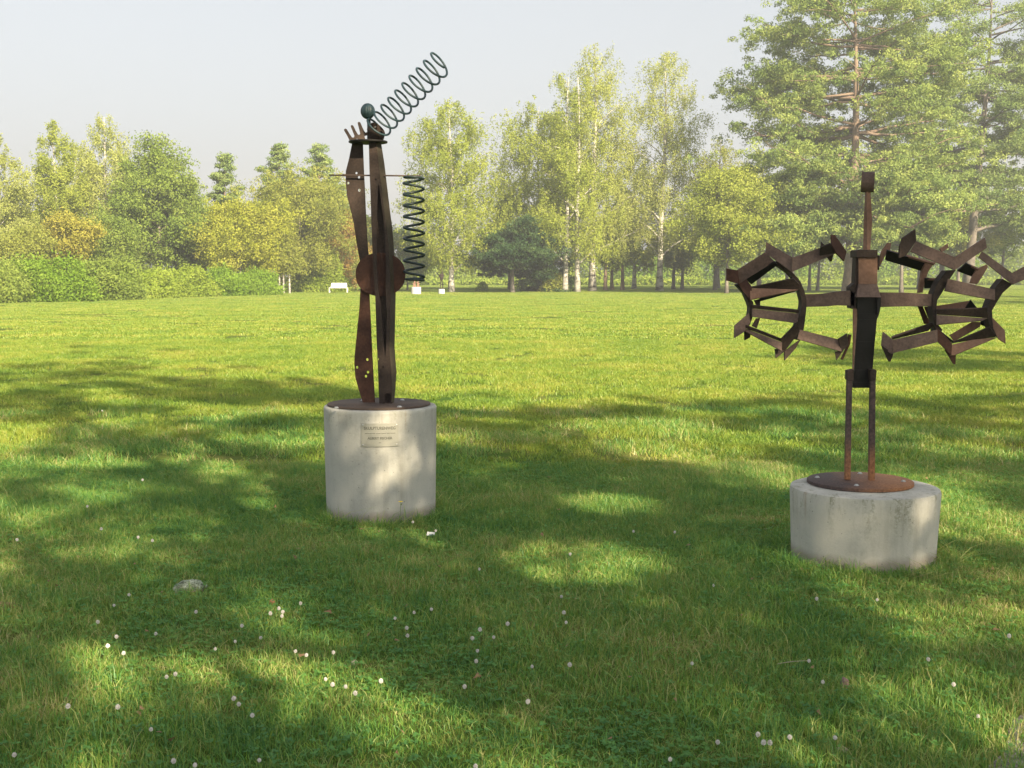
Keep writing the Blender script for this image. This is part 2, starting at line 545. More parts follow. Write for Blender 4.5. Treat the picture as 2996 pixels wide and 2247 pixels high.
def inside(x, y, poly):
    c = False
    j = len(poly) - 1
    for i in range(len(poly)):
        if (poly[i][1] > y) != (poly[j][1] > y) and x < (poly[j][0] - poly[i][0]) * (y - poly[i][1]) / (poly[j][1] - poly[i][1]) + poly[i][0]:
            c = not c
        j = i
    return c


peb = Geo()
for _ in range(420):
    x, y = random.uniform(1.3, 2.3), random.uniform(3.4, 4.7)
    if not inside(x, y, path_poly): continue
    s = random.uniform(.004, .011)
    a = random.random() * 6
    vs = [(x + s * math.cos(a + k * 1.57) * random.uniform(.7, 1.2), y + s * math.sin(a + k * 1.57) * random.uniform(.7, 1.2), .002) for k in range(4)]
    vs += [(x + (px - x) * .6, y + (py - y) * .6, .004 + s * random.uniform(.6, 1)) for px, py, _ in vs]
    peb.add(vs, [(4, 5, 6, 7), (0, 1, 5, 4), (1, 2, 6, 5), (2, 3, 7, 6), (3, 0, 4, 7)])
o = peb.obj('gravel_stones', surf('gravel_stone', [(0.3, (.25, .24, .22)), (0.7, (.55, .53, .5))], scale=30))
tag(o, 'loose pale gravel stones lying on the path', 'gravel', None, 'stuff')


# ------------------------------------------------------------------ GRASS (one patch mesh of blades, set out many times)
def blade_patch(name, size, nbl, w, h0, h1, seed, weed=0, mat='blades'):
    r = np.random.default_rng(seed)
    nb = nbl
    cx = r.uniform(-size / 2, size / 2, nb); cy = r.uniform(-size / 2, size / 2, nb)
    hgt = r.uniform(h0, h1, nb) * (1 + (r.random(nb) < .05) * 0.7)
    a = r.uniform(0, 2 * np.pi, nb)
    lean = np.abs(r.normal(0, 1.0, nb)) * hgt
    la = r.uniform(0, 2 * np.pi, nb)
    ww = w * r.uniform(.6, 1.3, nb)
    dx, dy = np.cos(a) * ww / 2, np.sin(a) * ww / 2
    lx, ly = np.cos(la) * lean, np.sin(la) * lean
    V = np.zeros((nb, 5, 3))
    V[:, 0] = np.stack([cx - dx, cy - dy, np.full(nb, -.004)], 1)
    V[:, 1] = np.stack([cx + dx, cy + dy, np.full(nb, -.004)], 1)
    V[:, 2] = np.stack([cx + dx * .8 + lx * .4, cy + dy * .8 + ly * .4, hgt * .6], 1)
    V[:, 3] = np.stack([cx - dx * .8 + lx * .4, cy - dy * .8 + ly * .4, hgt * .6], 1)
    V[:, 4] = np.stack([cx + lx * 1.2, cy + ly * 1.2, hgt * .96], 1)
    base = (np.arange(nb) * 5)[:, None]
    F3 = np.concatenate([base + np.array([0, 1, 2]), base + np.array([0, 2, 3]), base + np.array([3, 2, 4])])
    rv = np.repeat(r.random(nb), 5)
    me = bpy.data.meshes.new(name)
    VV = V.reshape(-1, 3)
    if weed:
        wv, wf, wr = [], [], []
        n0 = len(VV)
        for _ in range(weed):
            x, y = r.uniform(-size / 2, size / 2, 2)
            z = r.uniform(.012, .04)
            ar = r.uniform(0, 6.28); rr = r.random()
            for k in range(3):
                an = ar + k * 2.09
                s = r.uniform(.005, .011)
                c = np.array([x + math.cos(an) * s, y + math.sin(an) * s, z])
                tx = np.array([math.cos(an), math.sin(an), r.uniform(-.3, .4)]); ty = np.array([-math.sin(an), math.cos(an), r.uniform(-.2, .2)])
                b = n0 + len(wv)
                wv += [c - tx * s, c + ty * s * .8, c + tx * s, c - ty * s * .8]
                wf += [(b, b + 1, b + 2), (b, b + 2, b + 3)]
                wr += [rr * .35] * 4
        VV = np.concatenate([VV, np.array(wv)]); F3 = np.concatenate([F3, np.array(wf)]); rv = np.concatenate([rv, wr])
    me.vertices.add(len(VV)); me.vertices.foreach_set('co', VV.astype(np.float32).ravel())
    me.loops.add(F3.size); me.loops.foreach_set('vertex_index', F3.astype(np.int32).ravel())
    me.polygons.add(len(F3)); me.polygons.foreach_set('loop_start', np.arange(0, F3.size, 3, dtype=np.int32))
    me.update(calc_edges=True)
    at = me.attributes.new('rnd', 'FLOAT', 'POINT'); at.data.foreach_set('value', rv.astype(np.float32))
    me.materials.append(M[mat])
    return bpy.data.objects.new(name, me)          # referenced by the node tree only


def scatter(name, patches, pts, rot, scl, idx, label, cat='grass'):
    me = bpy.data.meshes.new(name)
    me.vertices.add(len(pts)); me.vertices.foreach_set('co', np.asarray(pts, dtype=np.float32).ravel())
    for nm, typ, val in (('rotz', 'FLOAT', rot), ('scl', 'FLOAT', scl), ('idx', 'INT', idx)):
        a = me.attributes.new(nm, typ, 'POINT'); a.data.foreach_set('value', np.asarray(val))
    me.update()
    o = bpy.data.objects.new(name, me)
    link(o)
    ng = bpy.data.node_groups.new(name, 'GeometryNodeTree')
    ng.interface.new_socket('Geometry', in_out='INPUT', socket_type='NodeSocketGeometry')
    ng.interface.new_socket('Geometry', in_out='OUTPUT', socket_type='NodeSocketGeometry')
    n, l = ng.nodes, ng.links
    gi, go = n.new('NodeGroupInput'), n.new('NodeGroupOutput')
    join = n.new('GeometryNodeJoinGeometry')
    def named(nm, typ):
        a = n.new('GeometryNodeInputNamedAttribute'); a.data_type = typ; a.inputs[0].default_value = nm
        return a.outputs[0]
    for k, pa in enumerate(patches):
        oi = n.new('GeometryNodeObjectInfo'); oi.inputs['Object'].default_value = pa
        io = n.new('GeometryNodeInstanceOnPoints')
        cmp = n.new('FunctionNodeCompare'); cmp.data_type = 'INT'; cmp.operation = 'EQUAL'
        l.new(named('idx', 'INT'), cmp.inputs[2]); cmp.inputs[3].default_value = k
        l.new(gi.outputs[0], io.inputs['Points']); l.new(cmp.outputs[0], io.inputs['Selection'])
        l.new(oi.outputs['Geometry'], io.inputs['Instance'])
        cx = n.new('ShaderNodeCombineXYZ'); l.new(named('rotz', 'FLOAT'), cx.inputs[2])
        l.new(cx.outputs[0], io.inputs['Rotation'])
        cs = n.new('ShaderNodeCombineXYZ'); cs.inputs[0].default_value = 1; cs.inputs[1].default_value = 1
        l.new(named('scl', 'FLOAT'), cs.inputs[2]); l.new(cs.outputs[0], io.inputs['Scale'])
        l.new(io.outputs[0], join.inputs[0])
    l.new(join.outputs[0], go.inputs[0])
    md = o.modifiers.new('scatter', 'NODES'); md.node_group = ng
    return tag(o, label, cat, None, 'stuff')


def lumps(x, y):
    return (0.5 + 0.22 * np.sin(x * 1.7 + 1.3 * np.sin(y * 1.1)) + 0.18 * np.sin(y * 2.3 + 1.7 * np.sin(x * 1.9 + 1))
            + 0.16 * np.sin(x * 5.1 + y * 3.7) + 0.12 * np.sin(x * 9.3 - y * 7.9))


def field(y0, y1, step, jit, margin, over=1):
    pts = []
    y = y0
    while y < y1:
        hw = 0.42 * y + margin
        x = -hw
        while x < hw:
            for _ in range(over):
                pts.append((x + random.uniform(-jit, jit), y + random.uniform(-jit, jit)))
            x += step
        y += step
    keep = []
    for x, y in pts:
        if inside(x, y, path_poly): continue
        keep.append((x, y, 0.0))
    return np.array(keep)


near_p = [blade_patch('grass_patch', .34, 460, .0034, .016, .038, 1, 6, 'blades_shade_tint'), blade_patch('grass_patch', .34, 420, .0036, .014, .036, 2, 45, 'blades_shade_tint'),
          blade_patch('grass_patch', .34, 460, .0032, .020, .050, 3, 10, 'blades_shade_tint')]
pts = field(3.1, 10.2, .205, .06, .7)
bad = np.array([any(inside(x + ox, y + oy, path_poly) for ox, oy in ((0, 0), (-.01, 0))) or math.hypot(x - PED1C.x, y - PED1C.y) < R1 + .02 or math.hypot(x - PED2C.x, y - PED2C.y) < R2 + .02 for x, y, _ in pts])
pts = pts[~bad]
lm = lumps(pts[:, 0], pts[:, 1])
scatter('grass', near_p, pts, RNG.uniform(0, 6.28, len(pts)), .85 + .55 * lm + RNG.uniform(-.1, .1, len(pts)),
        np.where(lm + RNG.uniform(-.3, .3, len(pts)) > .55, 2, RNG.integers(0, 2, len(pts))).astype(np.int32),
        'short green and straw-tinged grass blades with clover leaves in the near lawn')
mid_p = [blade_patch('grass_patch', .75, 800, .0070, .02, .05, 4), blade_patch('grass_patch', .75, 800, .0065, .025, .06, 5), blade_patch('grass_patch', .75, 800, .0065, .025, .07, 14, 0, 'blades_shade_tint')]
pts = field(10.2, 30, .6, .28, 1.2)
lm = lumps(pts[:, 0] * .7, pts[:, 1] * .7)
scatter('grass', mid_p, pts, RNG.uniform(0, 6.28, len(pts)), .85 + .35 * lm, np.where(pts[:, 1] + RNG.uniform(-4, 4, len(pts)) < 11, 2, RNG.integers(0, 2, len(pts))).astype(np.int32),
        'mown grass blades across the middle of the lawn')
far_p = [blade_patch('grass_patch', 2.4, 2200, .020, .02, .045, 6), blade_patch('grass_patch', 2.4, 2200, .018, .02, .05, 7)]
pts = np.concatenate([field(30.5, 125, 2.0, .7, 3), field(125.8, 186, 2.6, .8, 3)])
lm = lumps(pts[:, 0] * .15, pts[:, 1] * .15)
scatter('grass', far_p, pts, RNG.uniform(0, 6.28, len(pts)), .85 + .25 * lm, RNG.integers(0, 2, len(pts)).astype(np.int32),
        'yellow-green grass of the far lawn in front of the trees')

# longer unmown blades round the foot of each concrete base
tall = blade_patch('grass_patch', .10, 34, .0042, .04, .11, 8, 0, 'blades_shade_tint')
tall2 = blade_patch('grass_patch', .10, 14, .0042, .07, .19, 9, 0, 'blades_shade_tint')
for (c, r, lab) in ((PED1C, R1, 'longer unmown grass round the foot of the taller concrete base'), (PED2C, R2, 'longer unmown grass round the foot of the low wide concrete base')):
    pts = []
    for k in range(90):
        an = k * 2 * math.pi / 90 + random.uniform(-.05, .05)
        rr = r + random.uniform(.02, .10)
        pts.append((c.x + rr * math.cos(an), c.y + rr * math.sin(an), 0))
    n = len(pts)
    scatter('tall_grass', [tall, tall2], pts, RNG.uniform(0, 6.28, n), RNG.uniform(.35, .95, n), (RNG.random(n) < .22).astype(np.int32), lab)


# ------------------------------------------------------------------ TREES
def leaves_quads(c, size, r, flat=0.0, long=1.0, bias=None):
    """one small three-cornered leaf at each centre; returns verts, faces"""
    n = len(c)
    nrm = r.normal(size=(n, 3))
    if flat:
        nrm[:, 2] = np.abs(nrm[:, 2]) + flat
    if bias is not None:
        nrm += bias
    nrm /= np.linalg.norm(nrm, axis=1)[:, None] + 1e-9
    t = r.normal(size=(n, 3))
    t -= nrm * (t * nrm).sum(1)[:, None]
    t /= np.linalg.norm(t, axis=1)[:, None] + 1e-9
    b = np.cross(nrm, t)
    s = (size * r.uniform(.6, 1.3, n))[:, None]
    V = np.stack([c - t * s * long * .5, c + t * s * long * .36 + b * s * .38, c + t * s * long * .42 - b * s * .36], 1).reshape(-1, 3)
    i = (np.arange(n) * 3)[:, None]
    Fq = i + np.array([0, 1, 2])
    return V, Fq


def prof(t, pts):
    return float(np.interp(t, [p[0] for p in pts], [p[1] for p in pts]))


FINE = 2.7
GAPS = []
for (u, v, du, dv) in ((1680, 1650, 250, 62), (350, 1240, 100, 30), (640, 1212, 150, 22), (1960, 1290, 230, 55), (90, 1520, 80, 26), (880, 1302, 120, 18), (1760, 1480, 150, 32), (1420, 1185, 110, 18), (500, 1345, 90, 14)):
    c_, a_, b_ = G(u, v), G(u + du, v), G(u, v - dv)
    GAPS.append((c_.x, c_.y, a_.x - c_.x, b_.y - c_.y))


def in_gap(c):
    """which leaves would shade the spots where the real crowns let the sun through"""
    gx = c[:, 0] - sdir.x / sdir.z * c[:, 2]
    gy = c[:, 1] - sdir.y / sdir.z * c[:, 2]
    m = np.zeros(len(c), dtype=bool)
    for x, y, a, b in GAPS:
        m |= ((gx - x) / a) ** 2 + ((gy - y) / b) ** 2 < 1
    return m




def tree(name, label, cat, base, H, R, kind, mats, nleaf, leaf=.28, profile=None, tb=.2, lean=(0, 0), seed=1,
         trunk_r=None, limbs=34, cl=.0, stems=1, group=None, pieces=True, flatR=1.0, open_front=False):
    r = np.random.default_rng(seed)
    rd = random.Random(seed)
    root = empty(name, base, label, cat, group)
    tr = trunk_r or H * .016
    wood, limb = Geo(), Geo()
    B = Vector(base)
    profile = profile or [(0, .4), (.2, .9), (.45, 1), (.75, .72), (1, .12)]
    stem_pts = []
    for s in range(stems):
        off = Vector((rd.uniform(-.6, .6), rd.uniform(-.4, .4), 0)) * (1 if stems > 1 else 0)
        sp = []
        w1, w2 = rd.uniform(0, 6), rd.uniform(0, 6)
        tl = (lean[0] + (rd.uniform(-.06, .06) if stems > 1 else 0), lean[1])
        for i in range(13):
            t = i / 12
            amp = H * .012
            sp.append(B + off * (1 + t) + Vector((tl[0] * H * t + amp * math.sin(t * 5 + w1) * t, tl[1] * H * t + amp * math.sin(t * 4 + w2) * t, H * .97 * t - .05)))
        rad = [tr * (1 - .90 * (i / 12) ** .9) * (1.35 if i == 0 else 1) / (1.25 if stems > 1 else 1) for i in range(13)]
        wood.tube(sp, rad, 8)
        stem_pts.append((sp, rad))
    cents, csz = [], []
    n_l = limbs
    for i in range(n_l):
        sp, rad = stem_pts[i % stems]
        t = tb + (1 - tb) * ((i + rd.uniform(0, .9)) / n_l) ** (0.92)
        if kind == 'pine' and t < .93:                # boughs in tiers with gaps between
            nl_ = 11
            t = (round(t * nl_) + rd.uniform(-.30, .30)) / nl_
            t = max(t, tb)
        t = min(t, .985)
        ct = (t - tb) / (1 - tb)
        k = t * 12; i0 = min(int(k), 11)
        p0 = sp[i0].lerp(sp[i0 + 1], k - i0)
        az = i * 2.399 + rd.uniform(-.5, .5)
        if open_front and .44 < t < .88 and math.sin(az) < -.2 and rd.random() < .9:
            az = -az + rd.uniform(-.4, .4)
        L = R * prof(ct, profile) * rd.uniform(.62, 1.0 if kind == 'pine' else 1.12)
        if L < .15: L = .15
        if kind == 'birch':
            rise = L * rd.uniform(.55, 1.15) * (1 - .35 * ct)
            st = p0 - Vector((0, 0, min(rise * .9, t * H * .4)))
            # start lower on the stem so that the limb climbs to its tip
            kk = max((st.z - B.z) / (H * .97) * 12, .3); ii = min(int(kk), 11)
            p0 = sp[ii].lerp(sp[ii + 1], kk - ii)
            rise = (t * H + B.z) - p0.z
            curve = .25
        elif kind == 'pine':
            rise = L * rd.uniform(-.12, .28) * (1 if ct < .8 else 2.2); curve = -.05
        elif kind == 'cone':
            rise = L * (-.18 + .55 * ct + rd.uniform(-.08, .12)); curve = -.06
        else:
            rise = L * rd.uniform(.1, .75); curve = .12
        dirv = Vector((math.cos(az), math.sin(az) * flatR, 0))
        pts = []
        side = Vector((-math.sin(az), math.cos(az), 0)) * rd.uniform(-.14, .14) * L
        for q in range(6):
            s = q / 5
            z = rise * (s + curve * 4 * s * (1 - s) * .5)
            pts.append(p0 + dirv * L * s + Vector((0, 0, z)) + side * s * s + Vector((rd.uniform(-1, 1), rd.uniform(-1, 1), rd.uniform(-1, 1))) * L * .025)
        lr = max(tr * (1 - .85 * t) * rd.uniform(.28, .5) * (1.35 if kind == 'pine' else 1), .012)
        limb.tube(pts, [lr, lr * .8, lr * .62, lr * .45, lr * .3, lr * .12], 4, False)
        # twigs off the limb
        nt_ = 4 if L > 1.2 else 2
        tips = [(pts[5], 1.0)]
        for q in range(nt_):
            s = rd.uniform(.35, .95)
            a = pts[int(s * 5)].lerp(pts[min(int(s * 5) + 1, 5)], s * 5 % 1)
            az2 = az + rd.choice((-1, 1)) * rd.uniform(.5, 1.2)
            l2 = L * rd.uniform(.22, .42)
            e = a + Vector((math.cos(az2), math.sin(az2) * flatR, rd.uniform(-.05, .5) if kind != 'cone' else rd.uniform(-.25, .1))) * l2
            limb.tube([a, a.lerp(e, .5) + Vector((0, 0, l2 * .06)), e], [lr * .35, lr * .22, lr * .08], 3, False)
            tips.append((e, .85)); tips.append((a.lerp(e, .5), .7))
        for s in (.45, .62, .8):
            tips.append((pts[int(s * 5)].lerp(pts[min(int(s * 5) + 1, 5)], s * 5 % 1), .75))
        for e, k_ in tips:
            if rd.random() < cl: continue
            cents.append(e); csz.append(max(L, R * .28) * k_)
    if base[1] > 80:
        nleaf = int(nleaf * FINE * (1.25 if kind in ('pine', 'birch') else 1)); leaf = leaf * .66
    C = np.array([tuple(c) for c in cents]); S = np.array(csz)
    w = S ** 1.3 * r.uniform(.4, 1.6, len(S)); w /= w.sum()
    pick = r.choice(len(C), nleaf, p=w)
    g = r.normal(size=(nleaf, 3))
    if kind == 'birch':
        # leaves hang along drooping strands
        ns = max(nleaf // 16, 1)
        sp_c = r.choice(len(C), ns, p=w)
        st0 = C[sp_c] + r.normal(size=(ns, 3)) * (S[sp_c] * .17)[:, None]
        ln = r.uniform(.08, .2, ns) * H * .55 * r.uniform(.4, 1, ns)
        drift = r.normal(size=(ns, 2)) * .10
        k = r.integers(0, ns, nleaf)
        f_ = r.random(nleaf)
        c = st0[k].copy()
        c[:, 2] -= f_ * ln[k]
        c[:, 0] += drift[k, 0] * f_ * ln[k] + r.normal(size=nleaf) * .10
        c[:, 1] += drift[k, 1] * f_ * ln[k] + r.normal(size=nleaf) * .10
        crnd = r.random(ns)[k]
        leaf *= .82
        mid = np.array([B.x + lean[0] * H * .5, B.y, 0])
        out_ = c - mid; out_[:, 2] = 0
        out_ /= np.linalg.norm(out_, axis=1)[:, None] + .5
        V, Fq = leaves_quads(c, leaf, r, 0, 1.3, out_ * 1.3)
    else:
        # leaves gathered in small puffs set about the bough ends
        per, spr, sig = {'pine': (70, (.19, .19, .055), (.36, .36, .21)), 'cone': (60, (.19, .19, .05), (.30, .30, .14))}.get(kind, (45, (.24, .24, .20), (.36, .36, .30)))
        sz = 1.0 if base[1] > 80 else .55
        npf = max(nleaf // per, 8)
        pk = r.choice(len(C), npf, p=w)
        sc = S[pk]
        pc = C[pk] + r.normal(size=(npf, 3)) * np.stack([sc * spr[0], sc * spr[1], sc * spr[2]], 1)
        psz = r.uniform(.6, 1.35, npf) * sz
        k = r.integers(0, npf, nleaf)
        g = r.normal(size=(nleaf, 3))
        g = g / (np.linalg.norm(g, axis=1)[:, None] + 1e-9) * (r.random(nleaf) ** .45)[:, None] * 1.9
        c = pc[k] + g * np.array(sig) * psz[k][:, None]
        crnd = r.random(npf)[k]
        if base[1] < 20:
            keep = ~in_gap(c)
            c, g, crnd = c[keep], g[keep], crnd[keep]
            nleaf = len(c)
        out_ = g * .75
        out_[:, 2] += .15
        if kind in ('pine', 'cone'):
            V, Fq = leaves_quads(c, leaf * .74, r, 0, 1.8, out_)
        else:
            V, Fq = leaves_quads(c, leaf, r, 0, 1.15, out_)
    rv = np.clip(.1 + crnd * .62 + r.random(nleaf) * .16, 0, 1)
    wood.obj('trunk', mats[0], root, True)
    limb.obj('branches', mats[0], root, True)
    mesh_obj('crown', V, Fq, mats[1], root, False, np.repeat(rv, 3))
    return root


def shrub(name, label, cat, base, W, Dp, H, mat, nleaf, leaf=.2, seed=1, group=None, lump=.28, box=2.0):
    """a bush: short stems and leaves thick near an uneven skin"""
    r = np.random.default_rng(seed)
    rd = random.Random(seed)
    root = empty(name, base, label, cat, group)
    st = Geo()
    B = Vector(base)
    for k in range(9):
        a = rd.uniform(0, 6.28)
        e = B + Vector((math.cos(a) * W * .3 * rd.random(), math.sin(a) * Dp * .3 * rd.random(), H * rd.uniform(.5, .8)))
        s0 = B + Vector((math.cos(a) * W * .1, math.sin(a) * Dp * .1, -.03))
        st.tube([s0, s0.lerp(e, .5) + Vector((0, 0, .1)), e], [.04, .028, .008], 5, False)
    st.obj('stems', M['bark_grey'], root)
    d = r.normal(size=(nleaf, 3)); d[:, 2] = np.abs(d[:, 2]) - .15
    d /= np.linalg.norm(d, axis=1)[:, None]
    # squarer than a ball, with lumps
    q = (np.abs(d) ** box).sum(1) ** (-1 / box)
    ph = r.uniform(0, 6.28, (6, 3)); fr = r.uniform(2.0, 6.5, (6, 3))
    lm = np.zeros(nleaf)
    for k in range(6):
        lm += np.sin(d[:, 0] * fr[k, 0] + ph[k, 0]) * np.sin(d[:, 1] * fr[k, 1] + ph[k, 1]) * np.sin(d[:, 2] * fr[k, 2] + ph[k, 2])
    rad = q * (1 - lump + lump * (.5 + .5 * np.tanh(lm))) * (1 - np.abs(r.normal(size=nleaf)) * .12)
    spike = (r.random(nleaf) < .12) * r.uniform(0, .22, nleaf)
    rad = rad + spike
    c = np.stack([B.x + d[:, 0] * rad * W / 2, B.y + d[:, 1] * rad * Dp / 2, B.z + np.maximum(d[:, 2] * rad, -.02) * H + leaf * .2], 1)
    low = c[:, 2] < B.z + .03
    c[low, 2] = B.z + r.uniform(.03, H * .35, low.sum())
    V, Fq = leaves_quads(c, leaf, r, 0, 1.2, d * .6)
    rv = np.clip((.5 + .25 * np.tanh(lm)) * .6 + r.random(nleaf) * .4, 0, 1)
    mesh_obj('crown', V, Fq, mat, root, False, np.repeat(rv, 3))
    return root


def at(u, Y):
    """ground place under column u (in the smaller view) at distance Y"""
    p = P(u * D, 800, Y)
    return Vector((p.x, Y, 0))


def span(v_top, Y):
    return P(CU, v_top * D, Y).z


def mpx(px, Y):
    return px * D * Y / F


SEED = [100]
def T(name, label, cat, u, Y, vtop, hw, kind, mats, nleaf, **kw):
    SEED[0] += 1
    kw.setdefault('seed', SEED[0])
    return tree(name, label, cat, at(u, Y), span(vtop, Y), mpx(hw * 1.1, Y), kind, mats, nleaf, **kw)


BI, GR, PI_ = M['bark_birch'], M['bark_grey'], M['bark_pine']
P_BIRCH = [(0, .45), (.15, .9), (.4, 1), (.7, .72), (.9, .38), (1, .15)]
P_ROUND = [(0, .55), (.25, .95), (.5, 1), (.8, .75), (1, .25)]
P_CONE = [(0, 1), (.3, .85), (.6, .52), (.85, .24), (1, .05)]
P_PINE = [(0, .75), (.2, .85), (.35, .62), (.5, .85), (.75, .9), (1, .35)]

# --- birches in the middle
T('birch_tree', 'slender yellow-green birch standing alone just right of the coil sculpture', 'tree', 975, 104, 205, 84, 'birch', (BI, M['lf_birch']), 16000, tb=.17, limbs=46, trunk_r=.24, profile=[(0, .75), (.2, 1), (.5, .95), (.75, .85), (.9, .5), (1, .2)], leaf=.25)
T('birch_tree', 'broad birch with hanging boughs left of the tall white trunks', 'tree', 1165, 112, 215, 105, 'birch', (BI, M['lf_birch']), 19000, tb=.20, limbs=50, trunk_r=.22, leaf=.26, profile=[(0, .8), (.2, 1.0), (.5, .95), (.8, .8), (1, .3)])
T('birch_tree', 'twin-stemmed birch whose two white trunks rise close together', 'tree', 1233, 106, 150, 80, 'birch', (BI, M['lf_birch']), 13000, tb=.2, limbs=44, trunk_r=.30, stems=2, leaf=.25, profile=[(0, 1.25), (.3, 1), (.6, .8), (1, .2)])
T('birch_tree', 'tallest birch with a wispy top and a bright white trunk', 'tree', 1280, 110, 82, 88, 'birch', (BI, M['lf_birch_pale']), 15000, tb=.24, limbs=50, trunk_r=.31, leaf=.23, profile=[(0, 1.05), (.3, 1), (.6, .95), (.85, .65), (1, .25)])
T('birch_tree', 'forked airy birch between the tallest birch and the big pine', 'tree', 1425, 112, 105, 82, 'birch', (BI, M['lf_birch_pale']), 12500, tb=.22, limbs=46, trunk_r=.30, lean=(.015, 0), leaf=.23, profile=[(0, .95), (.3, .85), (.6, 1.0), (.85, .7), (1, .3)])
T('birch_tree', 'low leafy birch filling the gap behind the forked birch', 'tree', 1370, 125, 330, 70, 'birch', (BI, M['lf_birch']), 9000, tb=.2, limbs=30, leaf=.28)
# --- left side, behind the hedge
T('birch_tree', 'pale birch cut off by the left edge of the picture', 'tree', 0, 96, 285, 75, 'birch', (BI, M['lf_birch_pale']), 11000, tb=.12, limbs=38, leaf=.24)
T('birch_tree', 'tall narrow birch with three tufted tops at the far left', 'tree', 125, 100, 255, 62, 'birch', (BI, M['lf_birch']), 11000, tb=.2, limbs=40, leaf=.24)
T('birch_tree', 'airy pale birch rising highest above the left hedge', 'tree', 232, 104, 240, 80, 'birch', (BI, M['lf_birch_pale']), 12500, tb=.18, limbs=44, leaf=.23, profile=[(0, 1), (.3, 1.05), (.6, .85), (.85, .5), (1, .15)])
T('birch_tree', 'leaning birch crown filling between the two tallest on the left', 'tree', 180, 108, 300, 70, 'birch', (BI, M['lf_birch']), 9000, tb=.2, limbs=34, leaf=.25, lean=(-.03, 0))
T('leafy_tree', 'mid-green broadleaf tree with upright shoots above the left hedge', 'tree', 345, 98, 305, 92, 'round', (GR, M['lf_green']), 15000, tb=.14, limbs=46, leaf=.27, profile=[(0, .8), (.25, 1), (.5, .9), (.7, .68), (1, .35)])
T('leafy_tree', 'dark green broadleaf tree low beside the yellow tree', 'tree', 405, 102, 395, 62, 'round', (GR, M['lf_green']), 9000, tb=.1, limbs=30, leaf=.27)
T('leafy_tree', 'small orange-yellow autumn tree over the left hedge', 'tree', 152, 88, 462, 46, 'round', (GR, M['lf_orange']), 6500, tb=.2, limbs=24, leaf=.22)
T('leafy_tree', 'green scrubby tree between the orange tree and the left edge', 'tree', 62, 86, 500, 60, 'round', (GR, M['lf_olive']), 7000, tb=.1, limbs=24, leaf=.22)
T('leafy_tree', 'green tree with trunk showing behind the middle of the left hedge', 'tree', 240, 92, 470, 62, 'round', (GR, M['lf_green']), 8000, tb=.15, limbs=28, leaf=.22)
T('leafy_tree', 'bright yellow-green tree with a rounded crown left of the coil sculpture', 'tree', 520, 96, 448, 84, 'round', (GR, M['lf_yellow']), 14000, tb=.16, limbs=40, leaf=.22, profile=[(0, .75), (.2, 1), (.5, .95), (.8, .7), (1, .4)])
T('pine_tree', 'single narrow pine poking up behind the yellow tree', 'tree', 490, 108, 322, 60, 'cone', (PI_, M['lf_pine']), 12000, tb=.2, limbs=44, leaf=.30, profile=P_CONE)
T('pine_tree', 'dark pine with pointed top, left one of the pair behind the olive tree', 'tree', 610, 112, 300, 78, 'cone', (PI_, M['lf_pine']), 13000, tb=.25, limbs=46, leaf=.31, profile=P_CONE)
T('pine_tree', 'pine with pointed top, right one of the pair behind the olive tree', 'tree', 690, 112, 302, 86, 'cone', (PI_, M['lf_pine']), 14000, tb=.25, limbs=46, leaf=.31, profile=P_CONE)
T('leafy_tree', 'broad olive-green tree with fanned twigs left of the coil sculpture', 'tree', 648, 104, 398, 105, 'round', (GR, M['lf_olive']), 19000, tb=.08, limbs=56, leaf=.22, profile=[(0, .8), (.3, 1), (.6, .95), (.85, .7), (1, .5)])
T('leafy_tree', 'russet-tinged tree seen just left of the rusty blades', 'tree', 745, 108, 455, 40, 'round', (GR, M['lf_russet']), 6500, tb=.08, limbs=26, leaf=.22)
T('leafy_tree', 'green tree seen through the gap of the coil sculpture', 'tree', 800, 112, 470, 52, 'round', (GR, M['lf_olive']), 7000, tb=.08, limbs=26, leaf=.22)
T('leafy_tree', 'light green tree behind the vertical spring', 'tree', 880, 116, 500, 55, 'round', (GR, M['lf_green']), 7000, tb=.08, limbs=26, leaf=.24)
for i, (u, vt, hw, m, lab) in enumerate([(30, 430, 60, 'lf_olive', 'farther green tree filling low behind the left edge birch'), (300, 440, 70, 'lf_green', 'farther green tree filling behind the middle of the left hedge'), (440, 450, 70, 'lf_green', 'farther green tree behind the yellow tree on its left'),
                                      (570, 430, 75, 'lf_olive', 'farther olive tree behind the end of the left hedge'), (735, 420, 60, 'lf_green', 'farther green tree just behind the rusty blades')]):
    T('leafy_tree', lab, 'tree', u, 120, vt, hw, 'round', (GR, M[m]), 9000, tb=.08, limbs=34, leaf=.25)
# --- conifers of the middle
T('spruce_tree', 'dark blue-green pine edge left of the broad birch', 'tree', 1100, 122, 415, 72, 'cone', (PI_, M['lf_spruce']), 10500, tb=.16, limbs=44, leaf=.31, profile=[(0, 1), (.25, .9), (.6, .6), (.85, .3), (1, .1)])
T('pine_tree', 'spreading dark low pine with a bare grey trunk under the birches', 'tree', 1107, 103, 490, 95, 'pine', (GR, M['lf_spruce']), 10000, tb=.36, limbs=30, leaf=.27, trunk_r=.2, profile=[(0, .9), (.4, 1), (.8, .7), (1, .4)])
T('yew_bush', 'dark low conifer bush beneath the broad birch', 'bush', 1178, 108, 545, 62, 'cone', (GR, M['lf_spruce']), 8000, tb=.02, limbs=34, leaf=.24, profile=[(0, 1), (.4, .95), (.7, .7), (1, .3)])
